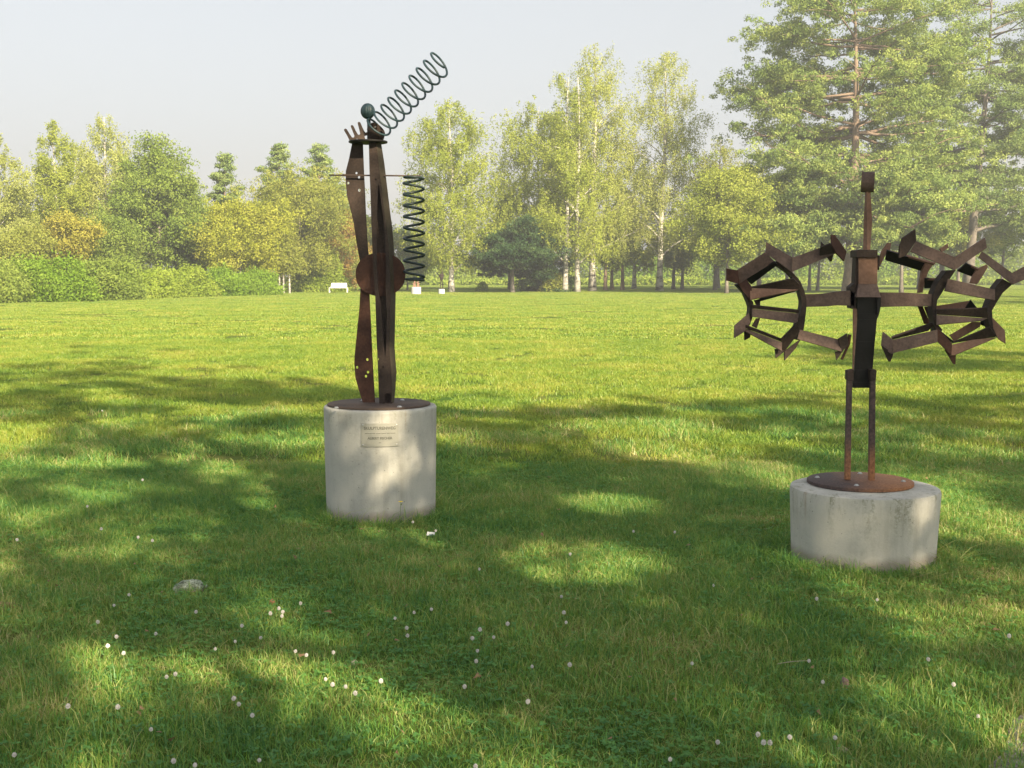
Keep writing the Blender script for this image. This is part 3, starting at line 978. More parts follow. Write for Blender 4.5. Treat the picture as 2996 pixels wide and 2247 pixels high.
# --- right side
T('pine_tree', 'giant pine with layered boughs and reddish bare trunk behind the winged sculpture', 'tree', 1838, 102, -45, 262, 'pine', (PI_, M['lf_pine_light']), 66000, tb=.14, limbs=106, leaf=.30, trunk_r=.60, open_front=True,
  profile=[(0, .72), (.12, .80), (.25, .92), (.36, .55), (.48, .80), (.6, .84), (.8, .80), (1, .55)], cl=.12)
T('pine_tree', 'tall pine with a leaning grey trunk at the right edge', 'tree', 2092, 114, -60, 200, 'pine', (GR, M['lf_pine']), 33000, tb=.20, limbs=58, leaf=.28, trunk_r=.52, lean=(.05, 0), cl=.12,
  profile=[(0, .7), (.2, .8), (.5, .7), (.75, .75), (1, .5)])
T('leafy_tree', 'broad olive-leaved tree between the forked birch and the giant pine', 'tree', 1570, 98, 370, 88, 'round', (GR, M['lf_birch']), 17000, tb=.24, limbs=46, leaf=.24, cl=.2,
  profile=[(0, .7), (.2, 1), (.4, .65), (.6, .95), (.8, .5), (1, .45)])
T('pine_tree', 'dark pine showing over the olive-leaved tree left of the giant pine', 'tree', 1640, 121, 330, 80, 'pine', (PI_, M['lf_pine']), 11000, tb=.3, limbs=40, leaf=.30,
  profile=[(0, .8), (.3, 1), (.6, .8), (.85, .5), (1, .25)])
T('leafy_tree', 'pale thin-leaved tree behind the broad olive-leaved tree', 'tree', 1550, 130, 290, 80, 'birch', (GR, M['lf_olive']), 8000, tb=.25, limbs=36, leaf=.27)
T('pine_tree', 'added low pine with light foliage standing in for the left lower boughs of the giant pine', 'tree', 1712, 100, 372, 120, 'pine', (GR, M['lf_pine_light']), 21000, tb=.36, limbs=48, leaf=.31, profile=[(0, .8), (.3, 1), (.7, .8), (1, .4)])  # added in place of the lit lower boughs of the giant pine
T('pine_tree', 'added low pine with light foliage standing in for the right lower boughs of the giant pine', 'tree', 1948, 99, 345, 105, 'pine', (GR, M['lf_pine_light']), 18000, tb=.38, limbs=48, leaf=.31, profile=[(0, .8), (.3, 1), (.7, .8), (1, .4)])  # same stand-in for the giant's boughs on the other side
T('pine_tree', 'shaded pine between the giant pine and the leaning one', 'tree', 2035, 128, 200, 95, 'pine', (GR, M['lf_pine']), 15000, tb=.25, limbs=44, leaf=.32, profile=[(0, .8), (.3, 1), (.7, .8), (1, .4)])
T('pine_tree', 'pine cut by the right edge behind the leaning trunk', 'tree', 2235, 118, 60, 120, 'pine', (GR, M['lf_pine_light']), 17000, tb=.2, limbs=48, leaf=.32, profile=[(0, .8), (.3, 1), (.7, .8), (1, .4)])
small = [(1308, 116, 470, 34, 'slim tree with reddish bare trunk just right of the tallest birch'), (1322, 120, 480, 30, 'slim tree with dark trunk second right of the tallest birch'),
         (1345, 117, 465, 36, 'slim tree with slanting pale trunk third right of the tallest birch'), (1455, 122, 480, 34, 'slim tree with pale trunk right of the forked birch'),
         (1474, 120, 500, 30, 'slim pale-trunked tree nearer the broad olive-leaved tree'), (1545, 118, 455, 44, 'leafy tree with short dark trunk behind the broad olive-leaved tree'),
         (1700, 116, 450, 46, 'leafy tree with pale trunk behind the left wing of the winged sculpture'), (1752, 112, 455, 48, 'leafy tree with split pale trunk under the giant pine'),
         (1985, 124, 440, 50, 'leafy tree with grey trunk under the pines right of the winged sculpture'), (2070, 118, 450, 52, 'leafy tree standing behind the right wing of the winged sculpture'),
         (2165, 122, 430, 60, 'leafy tree at the right edge under the leaning pine')]
for i, (u, Y, vt, hw, lab) in enumerate(small):
    T('young_tree', lab, 'tree', u, Y, vt, hw, 'round', (PI_ if i in (0, 1, 2) else GR, M['lf_olive'] if i % 2 else M['lf_green']), 5200, tb=.33, limbs=22, leaf=.27, trunk_r=.20, lean=(-.02 if i == 2 else 0, 0), stems=2 if 'split' in lab else 1)

# thin pale stems at the end of the left hedge
for i, (u, lab) in enumerate([(603, 'leftmost thin pale stem in the dark gap of the hedge'), (612, 'middle thin pale stem in the dark gap of the hedge'), (625, 'rightmost thin pale stem in the dark gap of the hedge')]):
    T('sapling', lab, 'tree', u, 98, 520, 20, 'round', (BI, M['lf_olive']), 1400, tb=.4, limbs=12, leaf=.2, trunk_r=.09)
T('sapling', 'thin white stem between the bench and the rusty disc', 'tree', 783, 104, 560, 16, 'round', (BI, M['lf_olive']), 900, tb=.5, limbs=8, leaf=.18, trunk_r=.10)

# --- hedges and bushes: (u centre, Y, width px, height v top, material, label)
hedge = [(-40, 67, 190, 552, 'lf_green', 'tall loose green bush at the left edge of the lawn'),
         (95, 70, 200, 548, 'lf_hedge', 'tall bushy hedge section with feathery top, second from the left edge'),
         (215, 74, 170, 555, 'lf_green', 'bushy hedge section under the airy birch'),
         (305, 79, 140, 572, 'lf_hedge_light', 'rounded light green bush in the left hedge under the leafy tree'),
         (392, 84, 130, 572, 'lf_hedge_light', 'light green bush in the middle of the clipped hedge'),
         (470, 88, 130, 576, 'lf_hedge', 'low bright green hedge bush left of the yellow tree trunk'),
         (548, 91, 110, 577, 'lf_hedge', 'bright green end bush of the hedge under the yellow tree'),
         (688, 105, 122, 538, 'lf_hedge_light', 'big rounded yellow-green bush behind the white bench')]
for i, (u, Y, w, vt, m, lab) in enumerate(hedge):
    shrub('hedge_bush', lab, 'bush', at(u, Y), mpx(w * 1.18, Y), 5.0, span(vt, Y), M[m], 24000, leaf=.13, seed=300 + i, group='bushes along the edge of the lawn', box=2.4, lump=.36)
belt = [(770, 190, 90, 542, 'lf_hedge_light'), (850, 183, 110, 553, 'lf_hedge'), (930, 185, 100, 563, 'lf_hedge_light'), (1010, 187, 110, 553, 'lf_hedge_light'), (1085, 190, 90, 557, 'lf_hedge'),
        (1290, 185, 110, 537, 'lf_hedge_light'), (1380, 185, 110, 542, 'lf_hedge'), (1460, 187, 110, 545, 'lf_hedge_light'), (1540, 189, 100, 537, 'lf_hedge'), (1625, 190, 110, 525, 'lf_hedge_light'),
        (1700, 184, 90, 532, 'lf_hedge'), (1780, 186, 110, 522, 'lf_hedge_light'), (1865, 187, 110, 525, 'lf_hedge'), (1950, 188, 100, 527, 'lf_hedge_light'), (2040, 188, 110, 522, 'lf_hedge'), (2125, 189, 110, 527, 'lf_hedge_light'), (2215, 189, 110, 522, 'lf_hedge_light')]
where = ['behind the rusty disc', 'behind the foot of the vertical spring', 'left of the lone birch trunk', 'right of the lone birch trunk', 'behind the spreading low pine', 'behind the tallest birch',
         'between the tallest and the forked birch', 'right of the forked birch', 'behind the broad olive-leaved tree', 'left of the winged sculpture', 'behind the left wing tip', 'behind the left wing',
         'behind the box of the winged sculpture', 'right of the winged sculpture mast', 'behind the right wing', 'right of the leaning pine trunk', 'at the far right edge']
for i, (u, Y, w, vt, m) in enumerate(belt):
    shrub('far_bush', 'dense green bush of the far boundary ' + where[i], 'bush', at(u, Y), mpx(w * 1.3, Y), 8, span(vt, Y), M[m], 7000, leaf=.33, seed=400 + i, group='bushes along the far boundary', box=3.0)
shrub('small_bush', 'small lone light green bush on the far lawn left of the grey pine trunk', 'bush', at(1042, 106), 1.2, 1.2, 1.0, M['lf_hedge_light'], 900, leaf=.12, seed=450, lump=.4)
shrub('small_bush', 'yellow-green low bush right of the dark conifer bush', 'bush', at(1196, 106.5), 2.6, 2, 2.0, M['lf_olive'], 2500, leaf=.16, seed=451)
# weeds belt in front of the far boundary, a ragged pale strip of tall herbs
r = np.random.default_rng(5)
n = 36000
uu = r.uniform(820, 2260, n); yy = r.uniform(168, 178, n)
xx = (uu * D - CU) / F * yy
hh = (0.75 + .45 * np.sin(xx * .6) * np.sin(xx * .23 + 1)) * r.uniform(.15, 1.0, n)
V, Fq = leaves_quads(np.stack([xx, yy, hh], 1), .32, r, 0, 2.0)
o = mesh_obj('tall_herbs', V, Fq, M['lf_hedge_light'], None, False, np.repeat(r.random(n), 3))
tag(o, 'ragged strip of tall pale green herbs in front of the far bushes', 'weeds', None, 'stuff')

# --- trees behind and beside the camera whose crowns shade the near lawn
shade = [(5.5, -4.5, 16.5, 5.2, 'tallest park tree straight behind the camera'), (10.5, -6.5, 14.5, 4.6, 'park tree behind the camera on the right'), (15.0, -4.5, 13.5, 4.4, 'park tree to the right of the camera'),
         (19.5, 3.5, 15.0, 3.4, 'park tree outside the right edge of the picture'), (9.0, -13.5, 14.0, 4.6, 'park tree farther behind the camera on the right'), (0.8, -8.5, 14.0, 4.6, 'park tree behind the camera on the left'),
         (3.6, -5.4, 8.2, 2.8, 'low park tree just behind the camera'), (4.9, -2.3, 7.8, 2.1, 'small tree added unseen right of the camera, shading the taller base,')]  # last tree is added out of view to dim the sunlit taller base
for i, (x, y, H, R, lab) in enumerate(shade):
    tree('park_tree', lab + ' with a broad crown', 'tree', (x, y, 0), H, R, 'round', (GR, M['lf_green']), (15000 if i < 4 else 5500) if H > 10 else 2500, leaf=.165, tb=.26, limbs=30, seed=500 + i, cl=.22)
for i, (x, y, H, R) in enumerate([(36, 53, 16, 5), (43, 63, 18, 5.5)]):
    tree('park_tree', ['nearer', 'farther'][i] + ' of the two park trees beyond the right edge of the picture', 'tree', (x, y, 0), H, R, 'round', (GR, M['lf_green']), 6000, leaf=.4, tb=.22, limbs=26, seed=520 + i)
# ================================================================== SCULPTURE 1
Y1 = PED1C.y
def z1(x, y): return (880 + x / 3.318, 100 + y / 3.318)
def z2(x, y): return (900 + x / 4.1475, 500 + y / 4.1475)
def z3(x, y): return (900 + x / 4.1475, 800 + y / 4.1475)

top1 = P(1116, 1203, Y1 - R1).z
ped = empty('concrete_base', (PED1C.x, PED1C.y, 0), 'taller round grey concrete base with small metal plaque under the coil sculpture', 'plinth', 'concrete plinths of the two near sculptures')
g = Geo()
g.lathe((PED1C.x, PED1C.y, 0), [(R1 - .012, -.05), (R1 - .010, .1), (R1 - .004, top1 * .6), (R1 - .001, top1 - .03), (R1, top1 - .012), (R1 - .006, top1 - .002), (R1 - .016, top1), (.02, top1)], 96, wob=.0025)
g.obj('drum', concrete('concrete_tall', .55, (.43, .425, .395), top1), ped, True, auto=50)
# plaque bent round the drum
def on_drum(s, z, off):
    """s metres round the drum from the direction of the camera-facing point, z height"""
    a0 = math.atan2(-PED1C.y, -PED1C.x)
    a = a0 + s / R1
    return Vector((PED1C.x + (R1 + off) * math.cos(a), PED1C.y + (R1 + off) * math.sin(a), z))
pz1, pz0 = P(1113, 1239, Y1 - R1).z, P(1113, 1307, Y1 - R1).z
w0 = -(1113 - 1116) * 0
s_c = (1113 - 1115) * (Y1 - R1) / F
pw = 110 * (Y1 - R1) / F
g = Geo(); nn = 14
vs, fs = [], []
for i in range(nn + 1):
    s = s_c - pw / 2 + pw * i / nn
    for (z, off) in ((pz0, .0005), (pz0, .0045), (pz1, .0045), (pz1, .0005)):
        vs.append(on_drum(s, z, off))
for i in range(nn):
    for k in range(4):
        k2 = (k + 1) % 4
        fs.append((i * 4 + k, (i + 1) * 4 + k, (i + 1) * 4 + k2, i * 4 + k2))
fs += [(3, 2, 1, 0), (nn * 4, nn * 4 + 1, nn * 4 + 2, nn * 4 + 3)]
g.add(vs, fs)
plq = g.obj('plaque', M['plaque'], ped)
for su in (-1, 1):
    for sv in (pz0 + .012, pz1 - .010):
        c = on_drum(s_c + su * (pw / 2 - .011), sv, .0046)
        n_ = (c - Vector((PED1C.x, PED1C.y, sv))).normalized()
        Geo().lathe(c, [(.0045, 0), (.004, .002), (.001, .003)], 10, axis=n_).obj('screw', M['zinc'], plq)


def text_on_drum(txt, size, zc, width, name, thick=.0008):
    cu = bpy.data.curves.new('txt', 'FONT')
    cu.body = txt; cu.size = size; cu.align_x = 'CENTER'; cu.align_y = 'CENTER'; cu.extrude = thick / 2
    cu.resolution_u = 3; cu.offset = .0007
    tmp = bpy.data.objects.new('txt', cu); SC.collection.objects.link(tmp)
    me = bpy.data.meshes.new_from_object(tmp.evaluated_get(bpy.context.evaluated_depsgraph_get()))
    bpy.data.objects.remove(tmp)
    n = len(me.vertices); co = np.empty(n * 3, dtype=np.float32); me.vertices.foreach_get('co', co); co = co.reshape(-1, 3)
    k = width / max(co[:, 0].max() - co[:, 0].min(), 1e-6)
    new = []
    for x, y, z in co:
        q = on_drum(s_c + x * k, zc + y, .0047 + thick / 2 + z)
        new.append((q.x - PED1C.x, q.y - PED1C.y, q.z))
    me.vertices.foreach_set('co', np.array(new, dtype=np.float32).ravel())
    me.materials.clear(); me.materials.append(M['letter']); me.update()
    me.name = name
    o = bpy.data.objects.new(name, me)
    return link(o, plq)
ph = pz1 - pz0
text_on_drum('SKULPTURENWEG', .026, pz1 - ph * .21, pw * .84, 'lettering', .0012)
text_on_drum('ALBERT FISCHER', .021, pz1 - ph * .64, pw * .66, 'lettering', .0012)
for a, b in ((-.40, -.28), (-.27, -.12), (-.10, .02), (.04, .16), (.18, .26), (.28, .41)):
    q0, q1 = on_drum(s_c + a * pw, pz1 - ph * .43, .0047), on_drum(s_c + b * pw, pz1 - ph * .43, .0047)
    Geo().tube([q0, q1], .0014, 4).obj('lettering', M['letter'], plq)
q0, q1 = on_drum(s_c - .03 * pw, pz1 - ph * .83, .0047), on_drum(s_c + .03 * pw, pz1 - ph * .83, .0047)
Geo().tube([q0, q1], .0014, 4).obj('lettering', M['letter'], plq)

s1 = empty('coil_sculpture', (PED1C.x, PED1C.y, top1), 'tall rusty steel figure with coil spring arms and ribbed ball head, on the taller base', 'sculpture', 'rusty steel sculptures on the near lawn')
rb = 151 * Y1 / F
g = Geo(); g.lathe((PED1C.x - .008, PED1C.y, top1 + .001), [(rb - .003, 0), (rb, .002), (rb, .011), (rb - .003, .013), (.01, .013)], 80)
g.obj('base_plate', M['plate_grey'], s1, True, auto=40)
tp = top1 + .014
def bolt(root, x, y, z, s=1.0):
    b = Geo().lathe((x, y, z), [(.016 * s, 0), (.016 * s, .0025), (.004, .0025)], 20).obj('washer', M['zinc'], root)
    Geo().lathe((x, y, z + .0025), [(.0115 * s, 0), (.0115 * s, .0055), (.003, .0055)], 6).obj('nut', M['zinc'], b)
for (u, v) in ((984, 1194), (1169, 1191), (1177, 1171), (1062, 1172)):
    q = G(u, v, tp)
    bolt(s1, q.x, q.y, tp)

ZB = P(1100, 1187, Y1).z
# A: waisted flat blade behind on the left
yA = Y1 + .03
outA_up = [z1(497, 1062), z1(470, 1200), z1(437, 1330), z1(436, 1420), z1(447, 1560), z2(485, 330), z2(520, 470), z2(560, 640), z2(590, 850), z2(618, 1010), z2(640, 1120),
           z2(745, 1120), z2(738, 1000), z2(722, 800), z2(712, 600), z2(702, 400), z2(693, 200), z1(622, 1500), z1(616, 1400), z1(610, 1260), z1(603, 1062)]
holesA = [z1(540, 1348) + (3.2,), z1(565, 1388) + (3.4,), z1(460, 1445) + (3.4,), z1(568, 1515) + (3.8,)]
cut_plate('upper_blade', outA_up, holesA, yA, .010, M['rust_dark'], s1)
outA_lo = [z3(645, 120), z3(638, 230), z3(628, 420), z3(607, 620), z3(586, 840), z3(569, 1000), z3(567, 1110), z3(580, 1270), z3(620, 1410), z3(655, 1520), z3(682, 1608),
           z3(820, 1608), z3(808, 1400), z3(797, 1200), z3(786, 1000), z3(776, 800), z3(768, 600), z3(757, 400), z3(750, 230), z3(748, 120)]
holesA = [z3(725, 1045) + (3.6,), z3(600, 1140) + (3.8,), z3(732, 1198) + (3.6,), z3(707, 1248) + (3.6,)]
cut_plate('lower_blade', outA_lo, holesA, yA, .010, M['rust_red'], s1)

# B: folded tapering mast: pierced front plate, side plate running back, closed behind
yB = Y1 - .045
front = [(1079, 417), (1080, 460), (1081, 500), (1084, 572), (1086, 640), (1088, 690), (1090, 741), (1094, 810), (1098, 870), (1100, 940), (1102, 1000), (1105, 1060), (1107, 1120), (1110, 1187),
         (1126, 1187), (1126, 1151), (1143, 1151), (1143, 1187), (1146, 1187), (1147, 1138), (1145, 1089), (1139, 1017), (1141, 945), (1143, 848), (1141, 789), (1137, 717), (1131, 669), (1122, 600), (1115, 540), (1108, 480), (1101, 417)]
slot = [(1107, 536), (1105, 580), (1103, 620), (1102, 690), (1102, 741), (1103, 790), (1106, 830), (1111, 880), (1116, 920), (1120, 970), (1124, 1017), (1127, 1054),
        (1129, 1017), (1131, 960), (1132, 920), (1128, 850), (1130, 789), (1128, 717), (1122, 640), (1115, 590), (1109, 545)]
holesB = [slot, (1108, 1051, 2.6), (1121, 1074, 2.8), (1111, 1088, 2.6), (1114, 1101, 2.6), (1099, 525, 2.6)]
cut_plate('mast_front', front, holesB, yB, .007, M['rust_dark'], s1)
ridge = [(1101, 417), (1108, 480), (1115, 540), (1122, 600), (1131, 669), (1137, 717), (1141, 789), (1143, 848), (1141, 945), (1139, 1017), (1145, 1089), (1147, 1138), (1146, 1187)]
outer = [(1115, 417), (1125, 480), (1132, 540), (1139, 600), (1148, 669), (1152, 717), (1156, 789), (1158, 848), (1156, 945), (1154.5, 1017), (1160, 1089), (1157, 1138), (1152, 1187)]
def strip(a, b, ya, yb, th, name, mat, root):
    g = Geo()
    A = [P(u + .3, v, ya) for u, v in a]; B_ = [P(u, v, yb) for u, v in b]
    n = len(A)
    for i in range(n - 1):
        nrm = (B_[i] - A[i]).cross(A[i + 1] - A[i]).normalized()
        if nrm.y < 0: nrm = -nrm
        g.prism([A[i], B_[i], B_[i + 1], A[i + 1]], nrm * th)
    return g.obj(name, mat, root)
strip(ridge, outer, yB + .002, yB + .075, .007, 'mast_side', M['rust_olive'], s1)
lft = [(1081, 419), (1083, 500), (1086, 572), (1090, 741), (1099, 870), (1103, 1000), (1111, 1187)]
back = [(1081, 419), (1086, 500), (1088, 572), (1093, 741), (1102, 870), (1107, 1000), (1112, 1187), (1150, 1187), (1158, 1089), (1152, 1017), (1155, 945), (1156, 848), (1150, 717), (1139, 600), (1124, 480), (1114, 419)]
slit = [(1109, 742), (1111, 742), (1112.5, 800), (1115, 856), (1113, 856), (1110.5, 800)]
cut_plate('mast_back', back, [slit], yB + .072, .006, M['rust_dark'], s1)

# disc shield (two halves of one round plate show either side of the mast)
g = Geo()
cD = P(1113, 803, Y1 + .006)
rx, rz = 72.5 * Y1 / F, 63 * Y1 / F
pts = []
for k in range(56):
    a = 2 * math.pi * k / 56
    pts.append(Vector((cD.x + rx * math.copysign(abs(math.cos(a)) ** .92, math.cos(a)), cD.y, cD.z + rz * math.copysign(abs(math.sin(a)) ** .92, math.sin(a)))))
g.prism(pts, (0, .012, 0))
sh = g.obj('disc', M['rust_red'], s1)
# top plate
g = Geo()
cT = P(1077, 415, Y1)
rt = 56 * Y1 / F
g.lathe(cT - Vector((0, 0, .004)), [(rt - .003, -.003), (rt, 0), (rt, .007), (rt - .003, .009), (.01, .009)], 48)
g.obj('top_plate', M['black'], s1, True, auto=40)
# comb
comb = [(475, 1036), (450, 985), (420, 935), (421, 922), (432, 915), (446, 922), (470, 962), (495, 1000), (508, 1005), (519, 997), (520, 985), (503, 942), (486, 900), (486, 887), (498, 881), (511, 890), (532, 935), (553, 972), (566, 978), (577, 967),
        (566, 920), (553, 870), (553, 856), (565, 850), (578, 857), (592, 890), (615, 940), (628, 955), (640, 952), (650, 940), (700, 930), (700, 1036)]
cut_plate('comb', [z1(x, y) for x, y in comb], [[z1(x, y) for x, y in ((617, 992), (630, 983), (650, 983), (663, 995), (657, 1018), (626, 1018))], z1(545, 1020) + (1.6,)], Y1 - .02, .008, M['plate_grey'], s1)
# head: ribbed metal ball and its neck
hc = P(1076, 325.5, Y1)
hr, hz = 20 * Y1 / F, 22.8 * Y1 / F
vs, fs = [], []
nu, nv = 56, 22
for j in range(nv + 1):
    ph_ = math.pi * j / nv
    for k in range(nu):
        a = 2 * math.pi * k / nu
        rr = hr * math.sin(ph_) * (1 + .045 * math.cos(a * 14))
        vs.append((hc.x + rr * math.cos(a), hc.y + rr * math.sin(a), hc.z + hz * math.cos(ph_)))
for j in range(nv):
    for k in range(nu):
        fs.append((j * nu + k, j * nu + (k + 1) % nu, (j + 1) * nu + (k + 1) % nu, (j + 1) * nu + k))
Geo().add(vs, fs).obj('head', M['teal'], s1, True)
Geo().tube([P(1078, 346, Y1), P(1080, 365, Y1), P(1083, 412, Y1)], [.011, .013, .02], 12).obj('neck', M['teal'], s1, True)
for (u0, v0, u1, v1, yy_) in ((1110, 1186, 1150, 1186, yB - .003), (1065, 1186, 1096, 1186, yA - .003)):
    wd = [P(u0 + (u1 - u0) * q / 12, v0 + random.uniform(-.5, .5), yy_) for q in range(13)]
    Geo().tube(wd, [.0035 + random.uniform(-.0008, .0012) for _ in wd], 6).obj('weld_bead', M['rust_red'], s1, True)
# shoulder cup that holds the arm spring, its mouth turned to the upper right
ax = Vector((.66, -.40, .64)).normalized()
cup_c = P(*z1(727, 948), Y1 - .01)
g = Geo()
rc = 25 * Y1 / F
g.lathe(cup_c - ax * .02, [(rc * .5, -.012), (rc * .98, 0), (rc * 1.03, .012), (rc * 1.03, .045), (rc * .94, .05), (rc * .9, .046), (rc * .84, .018), (.01, .016)], 40, axis=ax)
cup = g.obj('shoulder_cup', M['rust_dark'], s1, True, auto=40)
for k in range(5):
    w_ = ax.orthogonal().normalized()
    an = k * 2 * math.pi / 5
    q = Matrix.Rotation(an, 3, ax) @ w_
    c = cup_c + ax * .004 + q * rc * .72
    Geo().lathe(c, [(.006, 0), (.006, .009), (.002, .010)], 6, axis=ax).obj('nut', M['zinc'], cup)
Geo().prism([P(*z1(x, y), Y1 - .03) for x, y in ((662, 900), (648, 960), (655, 1030), (790, 1030), (805, 985), (790, 930), (700, 985), (672, 950))], (0, .06, 0)).obj('shoulder_block', M['rust_dark'], s1, bevel=.004)


# arm spring
def helix(c0, axis, R, pitch, turns, a0, n2_hint, n=26, hand=1):
    ax_ = Vector(axis).normalized()
    n1 = (Vector(n2_hint) - ax_ * Vector(n2_hint).dot(ax_)).normalized()
    n2 = ax_.cross(n1) * hand
    m = int(turns * n)
    return [Vector(c0) + ax_ * (pitch * t / n) + (n1 * math.cos(a0 + 2 * math.pi * t / n) + n2 * math.sin(a0 + 2 * math.pi * t / n)) * R for t in range(m + 1)]
start = P(*z1(722, 930), Y1 - .01)
end = P(*z1(1382, 250), Y1 - .30)
vec = end - start
tilt = 0.50                                   # the arm leans towards the viewer
axis = vec.normalized()
turns = 9.6
Lr = vec.length
Rr = 35.5 * Y1 / F
hel = helix(start + Vector((0, 0, 0)), axis, Rr, Lr / turns, turns, math.radians(100), (0.75, 0, -.66), 28, 1)
Geo().tube(hel, .0070, 8).obj('arm_spring', M['teal'], s1, True)
# cross rod and hanging spring
yR = Y1 - .003
Geo().tube([P(*z1(275, 1367), yR), P(*z1(290, 1368), yR), P(*z1(1165, 1376), yR)], [.0045, .0052, .0052], 10).obj('cross_rod', M['plate_grey'], s1, True)
Geo().tube([P(*z1(405, 1369), yR), P(*z1(440, 1369), yR)], .008, 10).obj('rod_collar', M['plate_grey'], s1, True)
cS0, cS1 = P(1210, 517, Y1), P(1210, 822, Y1)
Rs = 29 * Y1 / F
turns = 10
L = cS0.z - cS1.z
hp = []
nn = 30
# closed end ring, open turns, closed end ring
for k in range(int(.9 * nn)):
    a = 2 * math.pi * k / nn + 1.0
    hp.append(Vector((cS0.x - .003 + (Rs - .008) * math.cos(a), cS0.y + (Rs - .008) * math.sin(a), cS0.z - .010 * k / nn)))
a1 = 2 * math.pi * .9 + 1.0
z_ = cS0.z - .010
tot = int((turns - .9) * nn)
for k in range(tot):
    a = a1 + 2 * math.pi * k / nn
    hp.append(Vector((cS0.x + Rs * math.cos(a), cS0.y + Rs * math.sin(a), z_ - (L - .026) * k / tot)))
for k in range(int(.95 * nn)):
    a = a1 + 2 * math.pi * (tot + k) / nn
    hp.append(Vector((cS0.x + .003 + (Rs - .007) * math.cos(a), cS0.y + (Rs - .007) * math.sin(a), z_ - (L - .026) - .012 * k / nn)))
Geo().tube(hp, .0086, 8).obj('hanging_spring', M['spring'], s1, True)

# ================================================================== SCULPTURE 2
Y2 = PED2C.y
top2 = P(2522, 1462, Y2 - R2).z
ped2 = empty('concrete_base', (PED2C.x, PED2C.y, 0), 'low wide round concrete base with mossy stains under the winged sculpture', 'plinth', 'concrete plinths of the two near sculptures')
g = Geo()
g.lathe((PED2C.x, PED2C.y, 0), [(R2 - .016, -.05), (R2 - .012, .1), (R2 - .004, top2 * .7), (R2, top2 - .02), (R2 - .005, top2 - .003), (R2 - .014, top2), (.02, top2)], 96, wob=.003)
g.obj('drum', concrete('concrete_low', 1.0, (.47, .46, .42), top2), ped2, True, auto=50)
s2 = empty('winged_sculpture', (PED2C.x - .01, PED2C.y, top2), 'rusty steel figure with toothed wheel wings and drum head, on the low wide base', 'sculpture', 'rusty steel sculptures on the near lawn')
cp = G(2516, 1405, top2 + .02)
g = Geo(); rp = 153 * cp.y / F
g.lathe((cp.x, cp.y, top2 + .001), [(rp - .004, 0), (rp, .003), (rp, .018), (rp - .004, .021), (.01, .021)], 80)
M['rust_plate'] = rust_graded('rust_plate', 0, cp.x - rp * .5, cp.x + rp * .5)
M['rust_leg'] = rust_graded('rust_leg', 2, top2 + .26, top2 + .06)
g.obj('base_plate', M['rust_plate'], s2, True, auto=40)
tp2 = top2 + .022
for (u, v) in ((2391, 1397), (2506, 1421), (2643, 1409), (2516, 1386)):
    q = G(u, v, tp2); bolt(s2, q.x, q.y, tp2, .9)
YL = G(2481, 1404, tp2).y          # the legs' own distance
def z7(x, y): return (2400 + x / 4.147, 800 + y / 4.147)
def z6(x, y): return (2400 + x / 4.147, 450 + y / 4.147)
def quad_prism(pts, depth, name, mat, root, y=None, bevel=.002):
    y = YL if y is None else y
    return Geo().prism([P(u, v, y) for u, v in pts], (0, depth, 0)).obj(name, mat, root, bevel=bevel)
qL = G(2481, 1404, tp2)
quad_prism([(2479.5, 1110), (2494, 1110), (2489, 1404), (2473, 1404)], .030, 'leg', M['rust_leg'], s2, YL - .015)
quad_prism([(2547.5, 1110), (2562.5, 1110), (2560, 1406), (2543, 1406)], .030, 'leg', M['rust_leg'], s2, YL - .015)
quad_prism([(2479, 1084), (2494, 1081), (2498, 1081), (2498, 1115), (2479, 1112)], .05, 'bracket', M['rust_dark'], s2, YL - .022)
quad_prism([(2547, 1081), (2562, 1081), (2565, 1085), (2563, 1112), (2547, 1115)], .05, 'bracket', M['rust_dark'], s2, YL - .022)
# trunk: hollow black channel, its flanges toward the viewer
yT = YL - .03
def chan(rows, name, mat, depth, wall):
    g = Geo()
    L_ = [P(r[0], r[2], yT) for r in rows]; R_ = [P(r[1], r[2], yT) for r in rows]
    for i in range(len(rows) - 1):
        for A, B_, sgn in ((L_[i], L_[i + 1], 1), (R_[i], R_[i + 1], -1)):
            w = Vector((sgn * wall, 0, 0))
            g.prism([A, A + w, B_ + w, B_], (0, depth, 0))
    g.prism([L_[0]] + L_[1:] + R_[::-1], (0, wall, 0))
    for vv in g.v: pass
    return g, L_, R_
rows = [(2509, 2576, 860), (2508, 2577, 872), (2508, 2573, 917), (2510, 2566, 935), (2505, 2560, 1000), (2500, 2553, 1082), (2495, 2549, 1118), (2497, 2547, 1135)]
g = Geo()
for i in range(len(rows) - 1):
    a, b = rows[i], rows[i + 1]
    yt = lambda v: yT + .02 + (v - 872) / 263 * .05
    q = [P(a[0], a[2], yt(a[2])), P(a[1], a[2], yt(a[2])), P(b[1], b[2], yt(b[2])), P(b[0], b[2], yt(b[2]))]
    g.prism(q, (0, .05, 0))
g.obj('trunk', M['black'], s2, bevel=.001)
quad_prism([(2498, 897), (2508, 905), (2508, 935), (2504, 1000), (2498, 1082), (2495, 1082), (2496, 1000), (2496, 900)], .012, 'flange', M['rust_orange'], s2, yT + .03)
quad_prism([(2487, 840), (2500, 828), (2504, 832), (2504, 905), (2497, 903), (2489, 902), (2487, 880)], .08, 'clamp', M['rust_dark'], s2, yT + .03)
quad_prism([(2573, 870), (2578, 870), (2578, 893), (2573, 917), (2566, 917), (2566, 872)], .06, 'collar', M['black'], s2, yT + .005)
